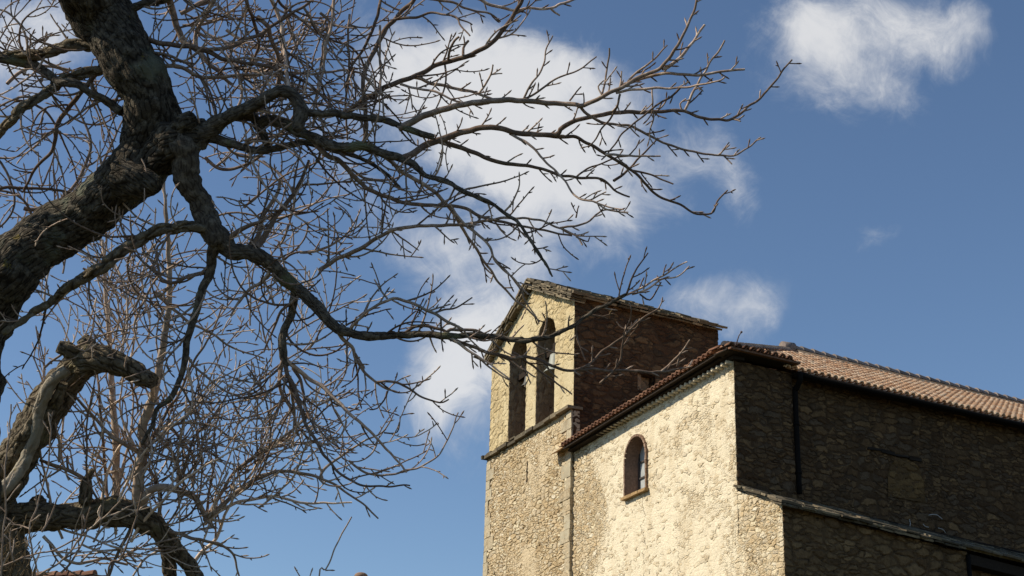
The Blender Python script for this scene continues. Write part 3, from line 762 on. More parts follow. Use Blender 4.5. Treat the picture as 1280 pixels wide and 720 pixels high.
dp = mb.build('drainpipe', [M['pipe']], church)
for z in (ZE - 1.2, ZE - 2.3):
    mb = MB(); tube(mb, [W(0, BLK + .10, z, 0, 0), W(0, BLK + .10, z + .05, 0, 0)], .075, 12)
    mb.box(W(0, BLK + .08, z, 0, -.05), DB * .04, -NB * .1, UP * .04)
    b0 = mb.build('bracket', [M['pipe']], dp)
# --- aisle: lean-to with slab roof
mb = MB()
PA = C0 - DA * AW
step_b = BZ(1207, 700, 1.3)[0]
hh = hit(1207.5, 690, PA * np.array([1, 1, 0]), NB); step_b = float((hh - PA).dot(DB))
zl0 = al_low[1]
def elow(px, py): h_ = hit(px, py, PA * np.array([1, 1, 0]), NB); return float((h_ - PA).dot(DB)), float(h_[2])
e_1 = elow(1200, 686)
drop = (zl0 - e_1[1]) / e_1[0]
top1 = BZ(1208, 679, -REC); dropt = (al_top - top1[1]) / top1[0]
wall(mb, C0, DA, NA, [(-AW, ZL), (0, ZL), (0, al_top - .04), (-AW, zl0 - .04)], [], 0.045, 0, 1, 0)
wall(mb, C0, DA, NA, [(-AW, -.3), (0, -.3), (0, ZL), (-AW, ZL)], [], 0.3, 0, 1, 0)
wall(mb, PA, DB, NB, [(0, ZL), (step_b, ZL), (step_b, zl0 - drop * step_b - .04), (0, zl0 - .04)], [], 0.045, -AW, -1, 1)
wall(mb, PA, DB, NB, [(0, -.3), (step_b, -.3), (step_b, ZL), (0, ZL)], [], 0.4, -AW, -1, 1)
wall(mb, PA - NB * .25, DB, NB, [(step_b, ZL), (16, ZL), (16, zl0 - drop * 16 - .1), (step_b, zl0 - drop * step_b - .1)], [], 0.07, 0, -1, 1)
wall(mb, PA - NB * .25, DB, NB, [(step_b, -.3), (16, -.3), (16, ZL), (step_b, ZL)], [], 0.4, 0, -1, 1)
q = PA + DB * step_b
mb.add([q, q - NB * .25, q - NB * .25 + UP * (zl0 - drop * step_b), q + UP * (zl0 - drop * step_b)], [(0, 1, 2, 3)], [(0, 0), (.2, 0), (.2, 8), (0, 8)], 1)
mb.build('aisle_wall', [M['facade'], M['aisle']], church, merge=0.0008)
# aisle roof
mb = MB()
pl = PA + UP * zl0; pu = C0 + UP * (al_top + .02); wv = pu - pl
H = np.linalg.norm(wv); Sd = wv / H
Dl = DB - UP * ((drop + dropt) / 2); Dl /= np.linalg.norm(Dl)
nr = np.cross(Dl, Sd); nr = nr if nr[2] > 0 else -nr
mb.box(pl - Sd * .06 - Dl * .03 - nr * .03, Dl * 16, Sd * (H + .05), nr * .05)
slabs(mb, pl - Sd * .16 - Dl * .08, Dl, Sd, nr, 16, H + .14, .3, (.25, .6), (.03, .06), .03, 21, 0, .07)
slabs(mb, pl - Sd * .14 - Dl * .08 - nr * .05, Dl, Sd, nr, step_b, .3, .3, (.25, .6), (.03, .05), .02, 22, 0, .07)
mb.build('aisle_roof', [M['slab']], church)
mb = MB()
mb.box(PA + DB * (step_b + .06) + UP * (zl0 - drop * step_b - .30) + NB * .04, DB * 9 - UP * drop * 9, -NB * .28, UP * .22)  # added dark strip: shade under the deeper eave built as a solid band
mb.build('aisle_eave_shade_strip', [M['wood']], church)
mb = MB()
pp = PA + DB * (step_b + .02) + NB * .03
tube(mb, [pp + UP * (zl0 - drop * step_b - .1), pp + UP * 3.0], .05, 12)
mb.build('drainpipe', [M['pipe']], church)
# lead/cement fillet where the aisle roof meets the nave wall
mb = MB()
tube(mb, [W(0, BLK + .2, al_top + .03 - dropt * (BLK + .2), 0, -REC), W(0, 16, al_top + .03 - dropt * 16, 0, -REC)], .07, 8)
mb.build('roof_flashing', [M['pipe']], church)
# --- blocked opening in the flank
mb = MB()
b0_ = BZ(1085, 600, -REC + .01); b1_ = BZ(1153, 600, -REC + .01); zt = BZ(1120, 572, -REC + .01)[1]; zb_ = BZ(1120, 622, -REC + .01)[1]
ub, ue = BZ(1112, 590, -REC)[0], BZ(1153, 590, -REC)[0]
wall(mb, C0 + NB * (-REC + .02), DB, NB, [(ub - .1, zb_), (ue, zb_), (ue + .02, zt - .42), (ue - .06, zt - .22), (ue - .2, zt - .07), (ue - .4, zt), (ub + .4, zt), (ub + .14, zt - .10), (ub, zt - .27), (ub - .06, zt - .5)], [], .05, 0, -1, 0)
for s_ in (): mb.box(C0 + NB * (-REC + .02) + DB * s_ + UP * zb_, DB * .01, -NB * .05, UP * (zt - zb_ - .1))
mb.build('blocked_window', [M['ochre']], church)
mb = MB()
ul = BZ(1085, 570, -REC)[0]
for k_ in range(4): mb.box(C0 + NB * (-REC + .045) + DB * (ul + k_ * (ue - ul) / 4) + UP * (zt + .07 - k_ * .02), DB * ((ue - ul) / 4 - .015), -NB * .12, UP * (.06 + .02 * (k_ % 2)), 0, .02)
mb.build('lintel', [M['iron'] if False else M['wood']], church)
# --- loose cable on the flank
for i, seq in enumerate(([(1161, 644), (1166, 643), (1172, 644), (1178, 649)], [(1173, 660), (1179, 662), (1182, 666)], [(1137, 649), (1138, 655), (1137, 660)], [(1154, 655), (1157, 658), (1161, 659)])):
    mb = MB(); pts = []
    for (x, y) in seq:
        b_, z_ = BZ(x, y, -REC + .08); pts.append(W(0, b_, z_, 0, -REC + .08))
    tube(mb, smooth(pts, 4), .007, 6)
    mb.build('cable', [M['cable']], church)
# --- arched window
wn = (win[0][0], win[1][0], win[0][1], wt[1]); wu0, wu1, wz0, wz1 = win[0][0], win[1][0], win[0][1], wt[1]
mb = MB()
lp = win; n = len(lp)
cxu = (wu0 + wu1) / 2
# splayed brick reveal
k_ = 5; V = []; U = []; s = 0
for i, p in enumerate(lp + [lp[0]]):
    for j in range(k_ + 1):
        f_ = j / k_; sh = 1 - .10 * f_
        V.append(C0 + DA * (cxu + (p[0] - cxu) * sh) + UP * p[1] - NA * (.38 * f_ - .012)); U.append((i * .1, .4 * f_))
mb.add(V, [(i * (k_ + 1) + j, i * (k_ + 1) + j + 1, (i + 1) * (k_ + 1) + j + 1, (i + 1) * (k_ + 1) + j) for i in range(n) for j in range(k_)], U, 0, False)
winp = mb.build('window', [M['brick']], church)
# voussoir/edge bricks proud of the wall
mb = MB(); lo = sample_loop(lp, .11)
for i in range(len(lo)):
    a = lo[i]; b2 = lo[(i + 1) % len(lo)]
    if a[1] < wz0 + .01 and b2[1] < wz0 + .01: continue
    d = np.array([b2[0] - a[0], b2[1] - a[1]]); L = np.linalg.norm(d)
    if L < 1e-6: continue
    d /= L; o_ = np.array([d[1], -d[0]])
    Od = DA * o_[0] + UP * o_[1]; Dd = DA * d[0] + UP * d[1]
    mb.box(C0 + DA * a[0] + UP * a[1] + NA * .055 - Dd * .0, Dd * (L - .008), Od * .055, -NA * .12, 0, .004)
mb.build('surround', [M['brick']], winp)
mb = MB(); o = W(wu0 - .10, 0, wz0 - .075, .115)
nb_ = 7
for i in range(nb_):
    L = (wu1 - wu0 + .2) / nb_; mb.box(o + DA * (i * L), DA * (L - .008), -NA * .5, UP * .07, 0, .005)
mb.build('sill', [M['sill']], winp)
mb = MB(); g0 = .33
mb.box(W(wu0, 0, wz0, -g0), DA * (wu1 - wu0), -NA * .02, UP * (wz1 - wz0 + .1), 0)
mb.build('pane', [M['glass']], winp)
mb = MB()
wdt = wu1 - wu0
for f_ in (.04, .5, .9): mb.box(W(wu0 + wdt * f_, 0, wz0, -g0 + .03), DA * .05, -NA * .05, UP * (wz1 - wz0 + .05), 0)
for f_ in (0.0, .33, .62): mb.box(W(wu0, 0, wz0 + (wz1 - wz0) * f_, -g0 + .035), DA * wdt, -NA * .05, UP * .04, 0)
# masonry closing the back round the arch head
wall(mb, C0 - NA * (.36), DA, NA, [(wu0 - .3, wz0 - .3), (wu1 + .3, wz0 - .3), (wu1 + .3, wz1 + .3), (wu0 - .3, wz1 + .3)], [arch(wu0 + .02, wu1 - .02, wz0 + .01, wz1 - .02)], .2, 0, 1, 0)
mb.build('frame', [M['frame']], winp)
# rod at the roof corner
mb = MB()
rb_ = cE + UP * .18
d_ = ray(918, 428); d_ = d_ / np.linalg.norm(d_); P1 = EYE + d_ * np.linalg.norm(cE - EYE)
d2 = ray(927.5, 414); d2 = d2 / np.linalg.norm(d2); P2 = EYE + d2 * np.linalg.norm(cE - EYE)
tube(mb, [P1 - UP * .15, P1 * .4 + P2 * .6, P2], [.014, .012, .01], 6); tube(mb, [P2 * .85 + P1 * .15, P2], .024, 6)
mb.build('lightning_rod', [M['rod']], church)

# --- bells (each hangs in its arch)
def bell_at(u, ztop, rad, label, mat='bell'):
    o = thing('bell', tuple(W(u, 0, ztop, -.30)), label=label, cat='bell', group='bells hanging in the belfry arches')
    base = np.array(o.location)
    prof = [(.0, 0), (.35, -.02), (.5, -.12), (.55, -.4), (.62, -.9), (.75, -1.25), (1.0, -1.55), (1.02, -1.62), (.9, -1.62), (.6, -1.2), (.0, -.9)]
    mb = MB(); sd_ = 28; V = []
    for (r_, z_) in prof:
        for k in range(sd_):
            th = 2 * math.pi * k / sd_; V.append(base + np.array([rad * r_ * math.cos(th), rad * r_ * math.sin(th), rad * z_]))
    mb.add(V, [(i * sd_ + k, i * sd_ + (k + 1) % sd_, (i + 1) * sd_ + (k + 1) % sd_, (i + 1) * sd_ + k) for i in range(len(prof) - 1) for k in range(sd_)], None, 0, True)
    mb.build('bell_body', [M[mat]], o)
    mb = MB(); mb.box(base - DA * .62 - NA * -.07 + UP * .02, DA * 1.24, -NA * .14, UP * .16, 0, .004)
    mb.box(base - DA * .16 - NA * -.06 + UP * .18, DA * .32, -NA * .12, UP * .16, 0, .01)
    mb.build('yoke', [M['wood']], o)
    mb = MB(); tube(mb, [base - UP * rad * .6, base - UP * rad * 1.6], .018, 8); tube(mb, [base - UP * rad * 1.55, base - UP * rad * 1.66, base - UP * rad * 1.8], [.03, .055, .03], 10)
    mb.build('clapper', [M['iron']], o)
hb = W((arR[0] + arR[1]) / 2, 0, 0, -.3)
bell_at(sum(arR) / 2, AZ(688, 450, -.3)[1] + .06, .36, 'larger grey green bell hanging in the right belfry arch')
bell_at(sum(arL) / 2, AZ(650, 478, -.3)[1] + .02, .20, 'smaller dark bell hanging in the left belfry arch', 'darkbell')

# ------------------------------------------------------------------ ground
mb = MB(); N_ = 60
def gh(x, y): return 0.0
mb.add([(-2500, -2500, 0), (2500, -2500, 0), (2500, 2500, 0), (-2500, 2500, 0)], [(0, 1, 2, 3)])
mb.build('ground', [M['ground']], None, kind='structure')

# ------------------------------------------------------------------ low house behind the trees: only its roof ridge and chimney reach into the photo
def at(px, py, dist):
    r_ = ray(px, py); return r_ / np.linalg.norm(r_) * dist + EYE
h0 = at(95, 727, 40); h1 = at(20, 719, 46)
house = thing('village_house', (h0[0], h0[1], 0), label='low village house with a brown clay tile roof behind the bare trees', cat='house')
rz = at(85, 719.5, 40)[2]
R0 = at(118, 724, 40); R0[2] = rz; R1 = R0 + np.array([-9, 2.5, 0]); sdv = np.array([.27, .96, 0])
mb = MB()
for s in (-1, 1):
    S = sdv * s * 3.2 - UP * 1.3; S_ = S / np.linalg.norm(S); nn = np.cross(R1 - R0, S_); nn /= np.linalg.norm(nn); nn = nn if nn[2] > 0 else -nn
    dd = (R1 - R0) / np.linalg.norm(R1 - R0)
    L = np.linalg.norm(R1 - R0); Hh = np.linalg.norm(S)
    mb.add([R0, R1, R1 + S, R0 + S], [(0, 1, 2, 3)])
    tiles(mb, R0 + S, dd, -S_, nn, L, Hh, None, seed=40 + s, pitch=.24, bed=False)
caps(mb, R0 + UP * .02, R1 + UP * .02, .13, .42, 8)
mb.build('roof', [M['oldtile']], house)
mb = MB()
c4 = [R0 + sdv * 2.9 - UP * 1.3, R1 + sdv * 2.9 - UP * 1.3, R1 - sdv * 2.9 - UP * 1.3, R0 - sdv * 2.9 - UP * 1.3]
for i in range(4):
    a, b_ = c4[i], c4[(i + 1) % 4]; a0 = a.copy(); a0[2] = -.2; b0_2 = b_.copy(); b0_2[2] = -.2
    mb.add([a0, b0_2, b_, a], [(0, 1, 2, 3)], [(0, 0), (6, 0), (6, 6), (0, 6)])
for e_ in (R0 , R1):
    mb.add([e_ + sdv * 2.9 - UP * 1.3, e_ - sdv * 2.9 - UP * 1.3, e_ - UP * .03], [(0, 1, 2)], [(0, 0), (6, 0), (3, 2)])
mb.build('wall', [M['inner']], house)
# round capped post / chimney top peeping above the lower edge
p0 = at(451.5, 717, 34)
pot = thing('chimney_stack', (p0[0], p0[1], 0), label='rounded brown chimney top just above the lower edge of the photo between twig and church', cat='chimney')
mb = MB()
pr = [(.10, .35), (.13, .30), (.145, .12), (.15, 0), (.15, -.1)]
V = []; zt_ = at(451.5, 715.8, 34)[2]
prof = [(0.02, 0), (.08, -.005), (.125, -.03), (.15, -.07), (.155, -.14), (.12, -.15)]
for (r_, z_) in prof:
    for k in range(18):
        th = 2 * math.pi * k / 18; V.append(np.array([p0[0] + r_ * math.cos(th), p0[1] + r_ * math.sin(th), zt_ + z_]))
mb.add(V, [(i * 18 + k, i * 18 + (k + 1) % 18, (i + 1) * 18 + (k + 1) % 18, (i + 1) * 18 + k) for i in range(len(prof) - 1) for k in range(18)], None, 0, True)
mb.build('cap', [M['brick']], pot)
mb = MB(); tube(mb, [np.array([p0[0], p0[1], zt_ - .14]), np.array([p0[0], p0[1], zt_ - .5])], .12, 14)
mb.box(np.array([p0[0] - .25, p0[1] - .25, 0]), (.5, 0, 0), (0, .5, 0), (0, 0, zt_ - .5)); mb.build('shaft', [M['inner']], pot)
#TREES
# ------------------------------------------------------------------ bare trees: every limb is a real tapering tube at its own distance
class Tree:
    def __init__(s, depth, seed):
        s.depth = depth; s.r = random.Random(seed); s.samples = []; s.br = []
    def near(s, x, y):
        best = None; bd = 1e9
        for (sx, sy, sd) in s.samples:
            d = (sx - x) ** 2 + (sy - y) ** 2
            if d < bd: bd = d; best = sd
        return best if bd < 45 ** 2 else None
def cat_px(pts, step=4.0):
    P_ = [pts[0]] + list(pts) + [pts[-1]]; out = []
    for i in range(1, len(P_) - 2):
        L = math.hypot(P_[i + 1][0] - P_[i][0], P_[i + 1][1] - P_[i][1]); n = max(1, int(L / step))
        for k in range(n):
            q = k / n; o = []
            for c in range(len(pts[0])):
                a, b_, c_, d_ = [P_[i + j][c] for j in (-1, 0, 1, 2)]
                o.append(.5 * ((2 * b_) + (-a + c_) * q + (2 * a - 5 * b_ + 4 * c_ - d_) * q * q + (-a + 3 * b_ - 3 * c_ + d_) * q ** 3))
            out.append(tuple(o))
    out.append(tuple(pts[-1])); return out
def limb(T, pts, w0=None, w1=None, slope=None, d0=None, step=4.0, wob=.5, taper=1.0):
    """pts in photo pixels (x, y[, width]) -> list of (x, y, depth, width)"""
    if len(pts[0]) == 2:
        L = [0]
        for a, b_ in zip(pts, pts[1:]): L.append(L[-1] + math.hypot(b_[0] - a[0], b_[1] - a[1]))
        pts = [(p[0], p[1], w0 + (w1 - w0) * (l / L[-1]) ** taper) for p, l in zip(pts, L)]
    c = cat_px(pts, step)
    dd = d0 if d0 is not None else (T.near(pts[0][0], pts[0][1]) or T.depth)
    sl = slope if slope is not None else T.r.uniform(-.45, .45)
    out = []; x0, y0 = c[0][0], c[0][1]; s = 0; ph = T.r.uniform(0, 100)
    for i, p in enumerate(c):
        if i: s += math.hypot(p[0] - c[i - 1][0], p[1] - c[i - 1][1])
        k = min(1, s / 12)
        wx = noise.noise(Vector((s * .06, ph, 0))) * wob * 2 * k; wy = noise.noise(Vector((s * .06, ph, 9))) * wob * 2 * k
        dz = (sl * s + 25 * k * noise.noise(Vector((s * .012, ph, 5)))) * dd / F
        out.append((p[0] + wx, p[1] + wy, dd + dz, max(1.6, p[2] * 1.05 + .35)))
    T.samples += [(o[0], o[1], o[2]) for o in out[::2]]
    return out
def to3(c):
    pts = []; rad = []
    for (x, y, d, w_) in c:
        r_ = ray(x, y); r_ = r_ / F            # depth measured along the view's forward axis
        pts.append(EYE + r_ * d); rad.append(w_ * .5 * d / F)
    return pts, rad
def put(mb, c, sides=None, lump=0.0, cap=False, seed=0, wscale=1.0, lf=5):
    pts, rad = to3(c); wm = max(q[3] for q in c)
    sides = sides or (4 if wm < 2.2 else 5 if wm < 4.5 else 7 if wm < 8 else 12)
    tube(mb, pts, [r_ * wscale for r_ in rad], sides, 0, cap, lump, lf, seed)
def twig(T, mb, x, y, d, ang, L, w_, level=1, curl=0.0, up=0.0, spur=.8, wmin=1.5, sdens=9.0, kid=.5):
    r = T.r; st = 4.5; n = max(2, int(L / st)); c = [(x, y, d, w_)]; a = ang; dd = d; da = r.uniform(-curl, curl); ds = r.uniform(-.5, .5)
    nxt = r.uniform(4, sdens); side = r.choice((-1, 1)); s = 0
    for i in range(n):
        a += da * .055 + r.gauss(0, .05)
        if up: # bend towards the light
            dif = (math.atan2(-1, 0.15) - a + math.pi) % (2 * math.pi) - math.pi; a += dif * up
        if s > nxt:
            nxt = s + r.uniform(.6, 1.4) * sdens; side = -side; a += r.uniform(-.11, .11)
            q = r.random()
            if q < spur:
                sa = a + side * r.uniform(.5, 1.1); sl_ = r.uniform(2.0, 4.2) if r.random() < .8 else r.uniform(4, 8)
                k = c[-1]; ww = max(1.7, min(2.6, k[3] * .85))
                e = (k[0] + math.cos(sa) * sl_, k[1] + math.sin(sa) * sl_, k[2] + r.uniform(-1, 1) * sl_ * .4 * k[2] / F)
                m_ = ((k[0] + e[0]) / 2 + r.uniform(-.5, .5), (k[1] + e[1]) / 2, (k[2] + e[2]) / 2)
                put(mb, [(k[0], k[1], k[2], ww * .8), m_ + (ww,), e + (ww * .45,)], 4)
            elif level > 0 and r.random() < kid:
                k = c[-1]; twig(T, mb, k[0], k[1], k[2], a + side * r.uniform(.45, 1.0), L * r.uniform(.25, .6), max(wmin, k[3] * .75), level - 1, curl, up, spur, wmin, sdens, kid)
        s += st; dd += ds * st * d / F
        p = c[-1]; c.append((p[0] + math.cos(a) * st, p[1] + math.sin(a) * st, dd, w_ + (wmin - w_) * min(1, (i + 1) / n)))
    e = c[-1]; c[-1] = (e[0], e[1], e[2], max(2.2, e[3] * 1.45)); c.append((e[0] + math.cos(a) * 3, e[1] + math.sin(a) * 3, e[2], .5))
    put(mb, c)
    return c
def fringe(T, mb, c, every=16, L=(12, 42), w_=2.4, level=1, spread=(.4, 1.1), curl=1.5, up=0.02, start=0.0, spur=.75, kid=.5, sdens=9):
    """side shoots along a limb"""
    r = T.r; s = 0; nx = r.uniform(.3, 1) * every; side = r.choice((-1, 1)); tot = sum(math.hypot(b_[0] - a[0], b_[1] - a[1]) for a, b_ in zip(c, c[1:]))
    for a, b_ in zip(c, c[1:]):
        dl = math.hypot(b_[0] - a[0], b_[1] - a[1]); s += dl
        if s > nx and s > start * tot:
            nx = s + r.uniform(.4, 1.6) * every; side = -side if r.random() < .75 else side
            ang = math.atan2(b_[1] - a[1], b_[0] - a[0]) + side * r.uniform(*spread)
            LL = r.uniform(*L) * (1.15 - .5 * s / tot)
            twig(T, mb, a[0], a[1], a[2], ang, LL, min(w_, max(1.3, a[3] * .7)), level, curl, up, spur, 1.5, sdens, kid)

def PT(s_):
    return [tuple(float(v) for v in q.split(',')) for q in s_.split()]

# ---- big old tree at the left
T1 = Tree(5.2, 3)
p0 = EYE + ray(-60, 720) / F * 5.2
tree1 = thing('walnut_tree', (p0[0] - .1, p0[1], 0), label='big old leafless tree whose long twigs reach right across the belfry', cat='tree')
MBT = MB(); MBL = MB(); CR = MB()
trunk = PT("-75,2700,150 -72,2200,140 -66,1700,128 -62,1250,118 -58,900,112 -56,760,108 -54,640,104 -52,530,100 -42,440,96 -12,368,92 25,321,80 65,293,72 106,268,66 150,232,70 180,195,78 192,155,78 184,118,70 168,85,74 154,58,76 134,28,82 118,0,88 100,-50,84 88,-120,74 92,-220,62 120,-340,46 150,-480,26 160,-600,10")
c = limb(T1, trunk, slope=0, d0=5.2, step=3.0, wob=.8)
put(MBT, c, 60, .20, True, 3, .85, 9)
c = limb(T1, PT("168,214,40 190,196,56 212,184,62 232,174,56 248,166,40 260,160,26"), slope=-.1, step=3, d0=5.17); put(MBT, c, 40, .26, True, 8, .82, 13)
# swelling scars
for q in ("222,165,20 234,152,20 240,144,10", "150,225,44 176,228,36 198,230,16"):
    c = limb(T1, PT(q), slope=-.3, step=3, d0=5.1); put(MBT, c, 28, .3, True, 18, 1, 11)
LIMBS1 = [
 "224,172,46 230,188,40 233,204,36 234,222,34 247,250,31 260,275,32 268,295,28 272,306,18",                                   # knee below the knot
 "246,176,30 258,166,26 273,154,20 288,144,18 312,135,17 331,124,14 348,114,14 361,116,15 370,123,16 375,131,16 378,142,17 373,157,15 370,163,8",
 "292,143,14 312,144,13 322,152,12 339,150,15 361,157,13 374,164,13 391,171,13 410,180,12 432,184,11 456,182,11 471,189,10 488,195,9.5 505,200,8.5 522,210,7.5 531,218,6 560,229,5 575,237,5 600,248,4.5 615,255,4 632,267,3.5 645,275,3 655,287,3 670,312,2.5 690,345,1.5",
 "322,156,13 329,168,11 334,182,8", "262,172,13 271,174,12 290,180,10 305,185,9.5 320,189,9 339,187,8.5 359,182,8 376,178,7 400,183,6 425,190,5 456,200,4 480,215,3 500,235,2.5",
 "376,140,10 386,141,9 414,142,8.5 430,144,8 456,147,7.5 481,150,8 501,158,7.5 520,165,7 542,171,6.5",
 "262,290,30 278,300,26 290,312,22 316,316,20 340,331,18 359,350,16 381,369,15 400,387,14 412,402,13 429,413,12 452,420,11 474,421,10 502,418,9 533,418,8 561,420,7.5 595,419,7 632,423,6 660,425,5.5 685,421,4.5 700,415,4 715,409,4 740,390,3.5 760,380,3 783,368,2.2",
 "268,305,14 265,319,13 262,341,12 253,362,10 244,394,9 234,425,8 231,450,7 226,471,6.5 213,498,5.5 196,511,5 191,529,4 178,555,3",
 "262,288,16 250,284,11 225,284,10 197,289,11 175,300,11 150,314,11 131,331,12 106,347,9 75,366,7 62,378,6 40,391,4.5 22,405,3 5,416,2",
 "128,58,12 111,58,10 90,56,11 71,62,11 56,67,10 37,69,10 19,68,9 0,71,8 -30,80,6",
 "135,84,14 127,86,11 105,92,10 82,99,11 67,109,9 52,120,9 30,133,9 15,148,8 0,165,7 -30,190,5",
 "152,140,10 135,127,9 112,116,9 94,105,10 75,102,11 56,90,11 34,79,12 11,75,11 -8,71,11 -60,60,9",
 "158,14,12 168,10,10 180,4,9 206,-1,8 240,-20,6", "369,358,11 368,372,10 365,391,9 359,405,8.5 352,425,9 354,440,9 356,450,8 360,458,7"]
limbs3 = []
for i, q in enumerate(LIMBS1):
    c = limb(T1, PT(q), slope=T1.r.uniform(-.3, .15), step=3.0, wob=.9)
    mbx = MB(); put(mbx, c, 22 if i < 9 else 16, .26, True, i * 7, .86, 20)
    mbx.build('limb', [M['oldbark' if i in (8, 9, 10) else 'limbbark']], tree1); limbs3.append(c)
